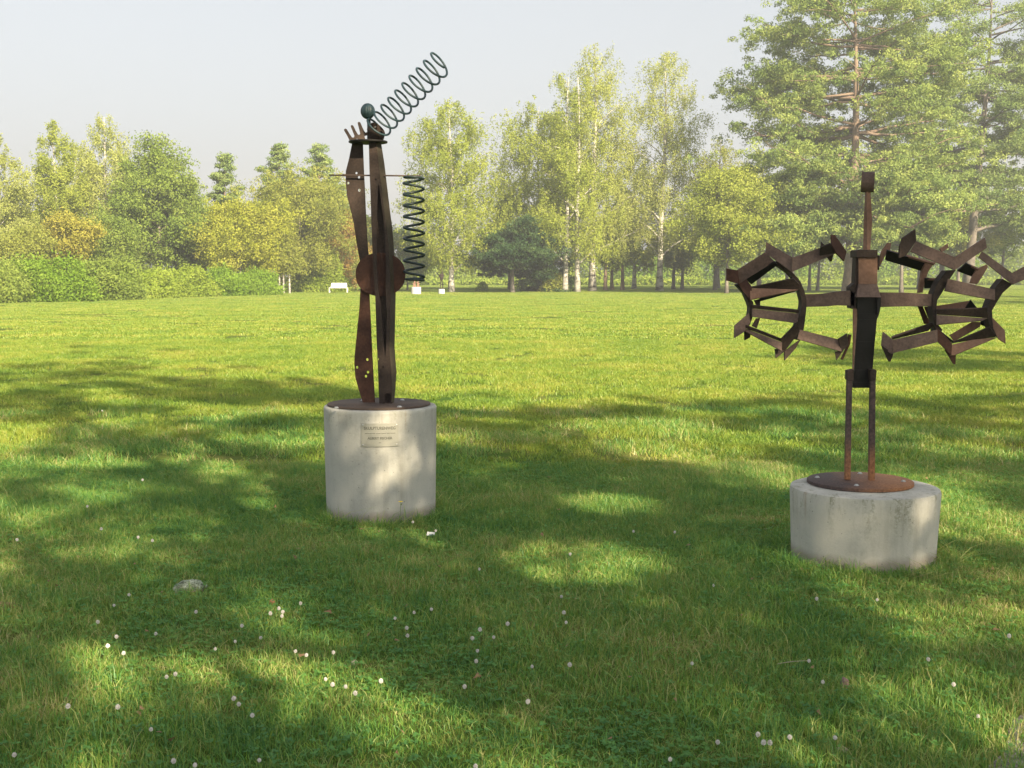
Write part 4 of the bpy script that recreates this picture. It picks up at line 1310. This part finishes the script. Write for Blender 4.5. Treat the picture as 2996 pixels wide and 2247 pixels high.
# sloping block and box
g = Geo()
a = [P(2512, 831, yT + .03), P(2567, 831, yT + .03), P(2578, 870, yT - .012), P(2506, 870, yT - .012)]
b = [p + Vector((0, .11, 0)) for p in a]; b[2].y = b[3].y = b[0].y
g.add(a + b, [(0, 1, 2, 3), (7, 6, 5, 4), (0, 4, 5, 1), (1, 5, 6, 2), (2, 6, 7, 3), (3, 7, 4, 0)])
g.obj('shoulder_wedge', M['rust'], s2, bevel=.002)
quad_prism([(2512, 753), (2568, 753), (2567, 831), (2512, 831)], .10, 'chest_box', M['rust_orange'], s2, yT + .03)
quad_prism([(2506, 733), (2512, 730), (2566, 731), (2568, 735), (2568, 753), (2506, 753)], .13, 'cap', M['rust_dark'], s2, yT + .012)
quad_prism([(2504, 745), (2511, 745), (2511, 830), (2500, 870), (2498, 870)], .07, 'side_plate', M['rust_dark'], s2, yT + .045)
quad_prism([(2569, 747), (2574, 747), (2573, 790), (2569, 780)], .07, 'side_plate', M['rust_dark'], s2, yT + .045)
# neck (two faces) and drum head lying across
g = Geo()
yN = yT + .06
nL = [(2533, 560), (2532, 590), (2529, 643), (2527, 735)]; nM = [(2536, 560), (2536, 590), (2537, 643), (2537, 735)]; nR = [(2547, 560), (2549, 590), (2552, 643), (2546, 735)]
for i in range(3):
    q = [P(*nM[i], yN), P(*nR[i], yN + .012), P(*nR[i + 1], yN + .012), P(*nM[i + 1], yN)]
    g.prism(q, (0, .014, 0))
    q = [P(*nL[i], yN + .02), P(*nM[i], yN + .001), P(*nM[i + 1], yN + .001), P(*nL[i + 1], yN + .02)]
    g.prism(q, (0, .014, 0))
g.obj('neck', M['rust_orange'], s2)
hc = P(2540, 532, yN + .02); rh = 29.5 * yN / F; wh = 18.0 * yN / F
Geo().lathe(hc - Vector((wh, -.3 * wh, 0)), [(rh * .72, .006), (rh * .86, 0), (rh, 0), (rh, 2 * wh), (rh * .86, 2 * wh), (rh * .72, 2 * wh - .006)], 40, axis=(1, -.30, -.03)).obj('drum_head', M['rust'], s2, True, auto=30)


# wings: toothed wheels of flat cleats
def za(x, y): return (2080 + x / 3.859, 650 + y / 3.859)
def zb(x, y): return (2550 + x / 3.859, 650 + y / 3.859)
pxm = Y2 / F
def cleat(pts, zf, d0, ky, kx, name, mat, root, th=.011):
    uv = [zf(x, y) for x, y in pts]
    uc = sum(u for u, v in uv) / len(uv); vc = sum(v for u, v in uv) / len(uv)
    uv = [(u + 1.3 * (u - uc) / max(math.hypot(u - uc, v - vc), 4), v + 1.3 * (v - vc) / max(math.hypot(u - uc, v - vc), 4)) for u, v in uv]
    P3 = [P(u, v, YL + d0 + ky * (vc - v) * pxm + kx * (u - uc) * pxm) for u, v in uv]
    n_ = Vector((0, 0, 0))
    for i in range(len(P3)):                     # Newell normal
        a, b = P3[i], P3[(i + 1) % len(P3)]
        n_ += Vector(((a.y - b.y) * (a.z + b.z), (a.z - b.z) * (a.x + b.x), (a.x - b.x) * (a.y + b.y)))
    n_.normalize()
    if n_.y < 0: n_ = -n_
    return Geo().prism(P3, n_ * th).obj(name, mat, root, bevel=.0015)
def rim(le, ri, zf, d0, depth, name, mat, root):
    g = Geo()
    n = len(le)
    m = len(ri)
    def samp(l, t):
        k = t * (len(l) - 1); i = min(int(k), len(l) - 2); f = k - i
        return (l[i][0] + (l[i + 1][0] - l[i][0]) * f, l[i][1] + (l[i + 1][1] - l[i][1]) * f)
    S = 18
    for i in range(S):
        q = [samp(le, i / S), samp(ri, i / S), samp(ri, (i + 1) / S), samp(le, (i + 1) / S)]
        g.prism([P(*zf(*p), YL + d0) for p in q], (0, depth, 0))
    return g.obj(name, mat, root)

RU, RD, RR, RO, BK_SHADE = M['rust'], M['rust_dark'], M['rust_red'], M['rust_orange'], M['black']  # darker tones paint in shade on wing undersides, orange also paints lit strips
wingL = bpy.data.objects.new('wing', None); link(wingL)
wingL.parent = s2; wingL.location = (0, 0, 0)
cl = 'cleat'
Lw = [([(625, 225), (925, 400), (915, 560), (620, 350)], -.03, .25, -.35, RU), ([(925, 400), (1240, 288), (1405, 262), (1405, 355), (915, 560)], -.05, .2, .25, RU),
      ([(1240, 290), (1345, 250), (1420, 345), (1232, 377)], -.085, -.7, 0, RD), ([(1360, 140), (1405, 150), (1530, 330), (1505, 435), (1420, 345), (1370, 255)], -.09, .3, .4, RR),
      ([(1245, 222), (1285, 265), (1240, 310)], .03, 0, 0, RD), ([(1310, 395), (1382, 365), (1365, 440), (1345, 440)], .03, -.5, 0, RD),
      ([(300, 545), (615, 345), (715, 445), (320, 695)], -.03, -.15, .2, RU), ([(175, 525), (302, 548), (320, 695), (175, 655)], -.05, .1, -.35, RR),
      ([(400, 645), (715, 455), (748, 487), (460, 702)], .03, -1.2, 0, BK_SHADE), ([(310, 690), (400, 645), (460, 735), (445, 872), (370, 785)], -.04, .25, -.2, RR),
      ([(445, 745), (700, 752), (985, 762), (450, 872)], -.05, .5, 0, RO), ([(470, 735), (930, 640), (990, 700), (1000, 768), (700, 750), (455, 745)], -.035, -.6, 0, RD),
      ([(550, 868), (960, 772), (945, 787), (560, 895)], .04, -1, 0, BK_SHADE), ([(470, 940), (990, 995), (985, 1030), (470, 975)], -.01, -.5, 0, RD), ([(470, 976), (985, 1031), (975, 1140), (470, 1065)], -.03, .2, 0, RU),
      ([(430, 1030), (275, 1165), (268, 1305), (375, 1235), (440, 1130)], -.04, .2, .3, RU), ([(378, 1236), (450, 1210), (440, 1300), (380, 1335)], .02, -.6, 0, RD),
      ([(400, 1165), (800, 1322), (798, 1352), (395, 1200)], -.02, -.5, 0, RD), ([(395, 1201), (798, 1353), (795, 1450), (378, 1226)], -.035, .3, 0, RU),
      ([(800, 1322), (980, 1135), (1000, 1240), (840, 1450), (795, 1450)], -.04, -.7, .2, RD), ([(725, 1432), (840, 1452), (735, 1535)], -.02, 0, 0, RD), ([(835, 1465), (1010, 1330), (960, 1420), (835, 1562)], -.03, -.3, .3, RD),
      ([(1010, 1215), (1445, 1325), (1475, 1460), (980, 1320)], -.03, .2, 0, RU), ([(1445, 1325), (1540, 1265), (1550, 1390), (1475, 1460)], -.04, -.3, .4, RD), ([(1405, 1465), (1490, 1452), (1420, 1558)], -.02, 0, 0, RD),
      ([(1560, 1270), (1585, 1275), (1570, 1380), (1495, 1550), (1475, 1545), (1545, 1390)], .02, 0, .5, RR),
      ([(490, 885), (555, 870), (555, 945), (520, 945)], .09, 0, 0, RD), ([(510, 1090), (555, 1085), (520, 1190), (465, 1165)], .09, .3, 0, RU)]
for i, (pts, d0, ky, kx, m) in enumerate(Lw):
    cleat(pts, za, d0 - .0007 * i, ky, kx, cl if len(pts) > 3 else 'tooth', m, wingL)
rim([(690, 450), (800, 520), (900, 590), (960, 680), (1000, 780), (1030, 900), (1020, 980), (965, 1150), (970, 1330)], [(765, 440), (850, 500), (930, 575), (1000, 650), (1055, 770), (1080, 880), (1080, 960), (1050, 1210), (1005, 1330)], za, -.012, .085, 'rim', RD, wingL)
rim([(285, 705), (370, 790), (420, 900), (440, 960), (430, 1060), (372, 1220)], [(330, 690), (440, 865), (478, 900), (482, 1000), (470, 1080), (440, 1160)], za, -.010, .085, 'rim', RD, wingL)
cleat([(1060, 815), (1250, 812), (1420, 788), (1580, 775), (1620, 800), (1620, 945), (1420, 935), (1300, 948), (1060, 955)], za, .0, 0, 0, 'arm', RU, s2, .03)

wingR = bpy.data.objects.new('wing', None); link(wingR)
wingR.parent = s2; wingR.location = (0, 0, 0)
Rw = [([(355, 185), (495, 85), (500, 215), (395, 370), (315, 402), (325, 280)], -.08, -.2, .6, RD), ([(505, 215), (940, 400), (940, 540), (440, 330)], -.05, .25, -.3, RU), ([(940, 400), (1280, 175), (1300, 290), (940, 540)], -.06, .1, .3, RU),
      ([(1250, 330), (1590, 575), (1590, 700), (1210, 395)], -.04, .25, -.25, RU), ([(1590, 575), (1721, 505), (1790, 480), (1790, 620), (1600, 700)], -.06, .2, .2, RU),
      ([(180, 322), (610, 462), (580, 557), (160, 432)], .14, -.9, 0, BK_SHADE), ([(180, 306), (722, 452), (700, 470), (180, 321)], .12, 1.5, 0, RO), ([(185, 235), (222, 240), (205, 322), (165, 350), (100, 492), (98, 420), (120, 330)], .12, .2, .5, RO),
      ([(770, 300), (860, 240), (866, 290), (800, 332)], .13, .2, 0, RO), ([(785, 330), (940, 395), (940, 408), (785, 342)], .13, .8, 0, RO), ([(1070, 455), (1215, 520), (1200, 532), (1070, 470)], .12, 1.2, 0, RO),
      ([(1070, 471), (1190, 532), (1135, 615), (975, 555)], .14, -.9, 0, BK_SHADE), ([(1190, 530), (1300, 480), (1312, 510), (1200, 692), (1118, 682), (1150, 600)], .13, .2, .4, RO),
      ([(605, 642), (782, 652), (762, 742), (600, 747)], .14, -.9, 0, BK_SHADE), ([(608, 622), (782, 636), (782, 651), (606, 640)], .12, 1.2, 0, RO), ([(870, 640), (1390, 760), (1390, 880), (830, 775)], -.04, .2, 0, RU),
      ([(740, 1045), (1305, 1085), (1240, 1112), (740, 1157)], -.035, .35, 0, RU), ([(740, 990), (1060, 985), (1300, 970), (1312, 1082), (740, 1044)], -.02, -.6, 0, RD), ([(730, 945), (1120, 885), (1060, 984), (730, 993)], .10, .4, 0, RO),
      ([(1120, 885), (1190, 970), (1062, 984)], .08, -.6, 0, BK_SHADE), ([(230, 1330), (740, 1215), (740, 1355), (245, 1477)], -.04, .15, 0, RU), ([(235, 1295), (680, 1140), (690, 1165), (640, 1228), (240, 1325)], .04, -.5, 0, RD),
      ([(235, 1283), (680, 1130), (684, 1142), (236, 1298)], .03, 1.0, 0, RU), ([(125, 1235), (235, 1325), (245, 1477), (215, 1482), (110, 1390)], -.06, .2, -.3, RU), ([(110, 1392), (245, 1484), (215, 1572), (190, 1572)], -.055, -.4, 0, RD),
      ([(740, 1190), (905, 1370), (900, 1500), (750, 1350)], -.05, .25, -.3, RR), ([(900, 1385), (1130, 1332), (1425, 1297), (940, 1497), (900, 1500)], -.055, .45, 0, RO), ([(905, 1370), (1330, 1190), (1400, 1280), (1390, 1299), (1100, 1338)], -.035, -.6, 0, RD),
      ([(1365, 1080), (1500, 1220), (1512, 1367), (1430, 1312), (1380, 1200)], -.06, .25, -.3, RO), ([(830, 1440), (950, 1502), (946, 1602), (922, 1592)], -.03, .1, 0, RR), ([(890, 1270), (1130, 1130), (1240, 1128), (1220, 1182), (940, 1342)], .11, .3, 0, RO),
      ([(1240, 1128), (1330, 1108), (1330, 1192), (1240, 1162)], .09, -.5, 0, BK_SHADE), ([(525, 950), (580, 955), (660, 1140), (597, 1147)], .12, -.2, 0, RR), ([(600, 958), (690, 958), (690, 1080), (640, 1060)], .11, .2, 0, RR), ([(780, 1230), (930, 1350), (880, 1352), (770, 1250)], .0, -.5, 0, BK_SHADE)]
for i, (pts, d0, ky, kx, m) in enumerate(Rw):
    cleat(pts, zb, d0 - .0007 * i, ky, kx, cl if len(pts) > 3 else 'tooth', m, wingR)
rim([(850, 545), (760, 660), (700, 790), (688, 900), (688, 1050), (716, 1190), (740, 1350)], [(950, 540), (885, 640), (800, 790), (742, 880), (730, 1000), (745, 1150), (800, 1215)], zb, -.012, .085, 'rim', RD, wingR)
rim([(1480, 640), (1400, 740), (1350, 860), (1312, 960), (1312, 1090), (1340, 1180), (1395, 1290)], [(1590, 700), (1480, 800), (1410, 910), (1360, 1000), (1365, 1080), (1390, 1180), (1440, 1300)], zb, -.010, .085, 'rim', RD, wingR)
rim([(610, 460), (570, 560), (545, 700), (530, 800)], [(715, 450), (640, 560), (600, 680), (578, 795)], zb, .13, .03, 'rim', RO, wingR)
cleat([(105, 795), (400, 800), (680, 815), (700, 950), (400, 945), (110, 957)], zb, .0, 0, 0, 'arm', RU, s2, .03)

# ================================================================== FAR THINGS
# white bench
YB = G(990, 857).y
bx = P(990, 800, YB).x; k = YB / F
bn = empty('white_bench', (bx, YB, 0), 'plain white bench in front of the rounded bush on the far lawn', 'bench')
w = 54 * k
Geo().prism([Vector((bx - w * .44, YB + .12, .44)), Vector((bx + w * .44, YB + .12, .44)), Vector((bx + w * .44, YB + .20, .82)), Vector((bx - w * .40, YB + .20, .82))], (0, .03, 0)).obj('backrest', M['white_paint'], bn)
Geo().box((bx, YB - .08, .42), (w, .42, .05)).obj('seat', M['white_paint'], bn)
for sx in (-1, 1):
    for dy in (-.22, .10):
        Geo().box((bx + sx * (w * .48), YB + dy, .21), (.07, .06, .42)).obj('leg', M['white_paint'], bn)
# pedestal with small orange rust piece
def far_ped(u, v_base, wpx, hpx, label):
    Y = G(u, v_base).y; k = Y / F
    x = P(u, 800, Y).x
    b = Geo().lathe((x, Y + wpx * k / 2, 0), [(wpx * k / 2, -.02), (wpx * k / 2, hpx * k - .02), (wpx * k / 2 - .02, hpx * k), (.02, hpx * k)], 28).obj('far_plinth', M['white_paint'], None, True, auto=40)
    tag(b, label, 'plinth', 'plinths of the far sculptures')
    return x, Y + wpx * k / 2, hpx * k, k
x, y, h, k = far_ped(1216, 861, 29, 21, 'larger white plinth on the far lawn under the vertical spring')
fs_ = empty('far_sculpture', (x, y, h), 'small orange rusty sculpture of bent plates on the larger far plinth', 'sculpture')
for dx, rz, hh in ((-.2, .3, .42), (-.06, -.2, .55), (.1, .25, .5), (.24, -.35, .38)):
    g = Geo(); g.prism([(x + dx - .05, y, h), (x + dx + .05, y, h), (x + dx + .04 + rz * .3, y - .03, h + hh), (x + dx - .06 + rz * .3, y - .03, h + hh)], (0, .03, 0)); g.obj('plate', RO, fs_)
Geo().tube([(x - .28, y, h + .25), (x, y, h + .34), (x + .28, y, h + .24)], .03, 6).obj('bar', RO, fs_)
x, y, h, k = far_ped(1291, 860, 19, 14, 'smaller pale plinth on the far lawn left of the lone birch trunk')
fs_ = empty('far_sculpture', (x, y, h), 'dark upright figure-like sculpture on the smaller far plinth', 'sculpture')
for sx in (-1, 1):
    Geo().tube([(x + sx * .11, y, h), (x + sx * .08, y, h + .4), (x + sx * .03, y, h + .75)], [.035, .04, .05], 6).obj('leg', RD, fs_)
Geo().lathe((x, y, h + .70), [(.10, 0), (.16, .2), (.2, .42), (.06, .5)], 10).obj('torso', RD, fs_)
Geo().tube([(x - .18, y, h + 1.05), (x - .3, y, h + .7)], .03, 6).obj('arm', RD, fs_)
Geo().tube([(x + .1, y, h + 1.1), (x + .02, y, h + 1.65)], [.05, .02], 6).obj('spike', RD, fs_)

# ================================================================== SMALL THINGS IN THE GRASS
M['stone'] = surf('lichen_stone', [(0.36, (.05, .06, .04)), (0.47, (.17, .20, .14)), (0.56, (.33, .37, .29)), (0.70, (.52, .55, .47))], scale=26, bscale=110, fine=.55, bump=1.0)
def rock(name, label, cat, u, v, sx, sy, sz, mat, seed, group=None):
    c = G(u, v)
    rd = np.random.default_rng(seed)
    vs, fs = [], []
    nu, nv = 26, 13
    ph = rd.uniform(0, 6, 12)
    for j in range(nv + 1):
        p = math.pi * j / nv
        for k in range(nu):
            a = 2 * math.pi * k / nu
            x, y, z = math.sin(p) * math.cos(a), math.sin(p) * math.sin(a), math.cos(p)
            n_ = 1 + .14 * math.sin(3 * x + ph[0]) * math.sin(4 * y + ph[1]) + .12 * math.sin(7 * x + ph[2]) * math.sin(6 * z + ph[3]) + .08 * math.sin(13 * y + ph[4] + 5 * x) + .05 * math.sin(21 * x + ph[5]) * math.sin(19 * z + 11 * y)
            vs.append((c.x + x * sx * n_, c.y + y * sy * n_, max(z * sz * n_ + sz * .4, -.01)))
    for j in range(nv):
        for k in range(nu):
            fs.append((j * nu + k, (j + 1) * nu + k, (j + 1) * nu + (k + 1) % nu, j * nu + (k + 1) % nu))
    o = Geo().add(vs, fs).obj(name, mat, None, True)
    return tag(o, label, cat, group)
rock('lichen_stone', 'rough grey-green lichened stone lying in the shaded lawn at left', 'stone', 556, 1730, .080, .05, .040, M['stone'], 3)
M['clay'] = surf('pink_clay', [(0.3, (.16, .10, .10)), (0.7, (.30, .21, .20))], scale=20)
rock('small_stone', 'small pinkish stone in the grass below the low wide base', 'stone', 2470, 2012, .016, .012, .028, M['clay'], 4)
M['darkstone'] = surf('dark_stone', [(0.3, (.07, .06, .06)), (0.7, (.22, .19, .17))], scale=20)
rock('small_stone', 'small dark flat stone right of the pinkish stone', 'stone', 2562, 2036, .022, .014, .012, M['darkstone'], 5)
M['terracotta'] = surf('terracotta', [(0.3, (.25, .09, .05)), (0.7, (.40, .18, .11))], scale=20)
rock('clay_shard', 'small reddish clay shard beside a cluster of clover flowers', 'stone', 797, 1768, .016, .014, .016, M['terracotta'], 6)
M['palestone'] = surf('pale_stone', [(0.3, (.35, .29, .21)), (0.7, (.55, .48, .38))], scale=20)
rock('small_stone', 'small pale ochre stone in the grass in front of the taller base', 'stone', 1037, 1945, .014, .012, .014, M['palestone'], 7)
rock('small_stone', 'pale grey stone near the bottom edge at right', 'stone', 2460, 2200, .02, .015, .014, M['palestone'], 8)
# piece of bark at the left edge
c = G(15, 1782)
g = Geo(); g.tube([c + Vector((-.10, .02, .015)), c + Vector((-.03, .0, .022)), c + Vector((.04, -.01, .020)), c + Vector((.075, -.015, .018))], [.012, .016, .015, .008], 9)
tag(g.obj('bark_piece', surf('old_wood', [(0.3, (.10, .06, .03)), (0.7, (.30, .20, .11))], scale=30), None, True), 'short piece of brown bark at the left edge of the lawn', 'wood')
# straw stalk
c0, c1 = G(2275, 1942, .035), G(2365, 1933, .05)
tag(Geo().tube([c0, c0.lerp(c1, .5) + Vector((0, 0, .004)), c1], [.0012, .0015, .001], 5).obj('straw_stalk', M['palestone']), 'dry pale straw stalk lying over the grass below the low wide base', 'straw')
# white scrap with faded print
c = G(1261, 1582)
sc = empty('paper_scrap', (c.x, c.y, 0), 'crumpled white printed scrap in the grass at the foot of the taller base', 'litter')
k = c.y / F
p4 = [P(u, v, c.y) for u, v in ((1250, 1563), (1272, 1564.5), (1271, 1577), (1262, 1580), (1249, 1577), (1247.5, 1571))]
for p in p4: p.z = max(p.z, .02) + .012
Geo().prism([p + Vector((0, (p.z - .03) * .6, 0)) for p in p4], (0, .003, 0)).obj('sheet', M['white_paint'], sc)
g = Geo()
for (a, b) in (((1254, 1575), (1256, 1568)), ((1257, 1575.5), (1256, 1568)), ((1260, 1575), (1260, 1568)), ((1262.5, 1568), (1269, 1569)), ((1263.5, 1576), (1263.5, 1569)), ((1266.5, 1574), (1266.5, 1569)), ((1261.5, 1571), (1269.5, 1571.5))):
    q = [P(*a, c.y), P(*b, c.y)]
    q = [Vector((p.x, c.y - .002 + (p.z + .012 - .03) * .6, p.z + .012)) for p in q]
    g.tube(q, .0009, 4)
g.obj('print', surf('faded_ink', [(0.3, (.07, .13, .13)), (0.7, (.12, .18, .19))], scale=30), sc)

# dry leaf litter
r = np.random.default_rng(11)
cl_ = []
while len(cl_) < 110:
    y = r.uniform(3.9, 9.5); x = r.uniform(-.42 * y, .42 * y)
    if min(math.hypot(x - PED1C.x, y - PED1C.y) - R1, math.hypot(x - PED2C.x, y - PED2C.y) - R2) > .03: cl_.append((x, y, r.uniform(.02, .045)))
V, Fq = leaves_quads(np.array(cl_), .028, r, 1.2, 1.3)
tag(mesh_obj('leaf_litter', V, Fq, surf('dry_leaf', [(0.3, (.13, .07, .035)), (0.7, (.36, .24, .13))], scale=25), None), 'scattered small dry brown leaves lying in the near grass', 'leaves', None, 'stuff')

# clover flowers
M['clover'] = surf('clover_white', [(0.3, (.46, .42, .40)), (0.7, (.72, .70, .68))], scale=200, rough=.9)
M['stem'] = surf('stem_green', [(0.3, (.08, .15, .04)), (0.7, (.16, .22, .07))], scale=20)
def clover_mesh(seed):
    rd = random.Random(seed)
    g = Geo()
    h = .075
    g.tube([(0, 0, 0), (.004, .002, h * .5), (0, 0, h)], [.0012, .001, .0009], 5)
    ns = len(g.f)
    for j in range(7):
        for k in range(9):
            ph = math.pi * (.08 + .84 * j / 6); a = 2 * math.pi * (k + .5 * (j % 2)) / 9
            d = Vector((math.sin(ph) * math.cos(a), math.sin(ph) * math.sin(a), math.cos(ph)))
            c = Vector((0, 0, h + .002)) + d * .0052
            e = c + d * rd.uniform(.0028, .0046) + Vector((0, 0, .001))
            s = d.orthogonal().normalized() * .0019; s2 = d.cross(s).normalized() * .0019
            g.add([c + s, c + s2, c - s, c - s2, e], [(0, 1, 4), (1, 2, 4), (2, 3, 4), (3, 0, 4)])
    me = bpy.data.meshes.new('clover_flower')
    me.from_pydata(g.v, [], g.f)
    me.materials.append(M['stem']); me.materials.append(M['clover'])
    for i, p in enumerate(me.polygons):
        p.material_index = 0 if i < ns else 1
    me.update()
    return me
cm = [clover_mesh(i) for i in range(4)]
fl = [(x / 2.212, 1600 + y / 2.212) for x, y in [(1945, 365), (1750, 430), (1805, 397), (1830, 420), (1825, 447), (1268, 420), (1008, 562), (753, 580), (697, 640), (800, 687), (1393, 660), (1687, 588), (1565, 510), (1522, 612), (1983, 700), (1912, 675), (2158, 683), (2107, 855), (2152, 890), (1078, 840), (1135, 822), (440, 1030), (762, 1035), (1513, 980), (1546, 1018), (1633, 1090), (978, 1180), (633, 485), (92, 1345), (1123, 1385), (1262, 1412), (1678, 1380), (738, 378), (835, 310)]]
fl += [(1000 + x / 2.212, 1500 + y / 2.212) for x, y in [(890, 365), (345, 683), (580, 625), (468, 645), (425, 795), (420, 745), (1073, 718), (1452, 710), (895, 755), (845, 812), (983, 806), (870, 960), (1232, 995), (1475, 983), (795, 1125), (253, 1088), (25, 1125), (87, 1167), (1205, 1222), (1422, 543), (1438, 645), (878, 893), (2155, 125), (1888, 120), (1478, 268), (608, 117), (460, 60), (2125, 1595), (865, 1640)]]
fl += [(2000 + x / 2.221, 1600 + y / 2.221) for x, y in [(195, 250), (865, 337), (1258, 343), (55, 757), (222, 1268), (483, 1218), (520, 1270), (562, 1272), (690, 1235), (985, 1240), (1915, 1100), (2115, 578), (1755, 893), (1590, 730), (905, 877), (815, 740)]]
fl += [(x / 2.074, 900 + y / 2.074) for x, y in [(620, 625), (838, 1393), (925, 1413), (615, 1342), (530, 1205), (103, 1408), (865, 1045)]]
for i, (u, v) in enumerate(fl):
    s = random.uniform(.8, 1.15)
    q = G(u, v, .078 * s)
    o = bpy.data.objects.new('clover_flower', cm[i % 4])
    o.location = (q.x, q.y, 0); o.scale = (s, s, s); o.rotation_euler = (0, 0, random.uniform(0, 6))
    link(o)
    tag(o, 'small round white clover flower head on a thin stem in the shaded near lawn', 'flower', 'white clover flowers in the lawn')
# yellow flower before the taller base
q = G(1172, 1537)
yf = empty('yellow_flower', (q.x, PED1C.y - R1 - .05, 0), 'single yellow hawkbit flower on a tall stalk in front of the taller base', 'flower')
yy = PED1C.y - R1 - .05
tpz = P(1172, 1469, yy)
Geo().tube([P(1170, 1537, yy), P(1171, 1500, yy), tpz], [.0018, .0015, .0013], 6).obj('stem', M['stem'], yf)
g = Geo()
for k in range(14):
    a = 2 * math.pi * k / 14
    d = Vector((math.cos(a), math.sin(a), .28)); s = Vector((-math.sin(a), math.cos(a), 0)) * .0028
    e = tpz + d * .015
    g.add([tpz + s * .5, tpz - s * .5, e - s, e + s], [(0, 1, 2, 3)])
g.obj('petals', surf('yellow_petal', [(0.3, (.65, .50, .02)), (0.7, (.8, .65, .04))], scale=20), yf)
Geo().tube([P(1174, 1478, yy), P(1176, 1472, yy)], [.003, .002], 6).obj('bud', M['stem'], yf)

# ------------------------------------------------------------------ thin summer haze over the whole lawn and wood
hz = Geo().box((0, 310, 23), (1204, 784, 52)).obj('haze', None)
hm, nt, out = new_mat('haze')
pv = N(nt, 'ShaderNodeVolumePrincipled')
pv.inputs['Color'].default_value = (.93, .95, 1, 1)
pv.inputs['Density'].default_value = 0.0013
pv.inputs['Anisotropy'].default_value = 0.2
nt.links.new(pv.outputs[0], out.inputs['Volume'])
hz.data.materials.append(hm)
tag(hz, 'thin pale summer haze over the lawn and trees', None, None, 'stuff')
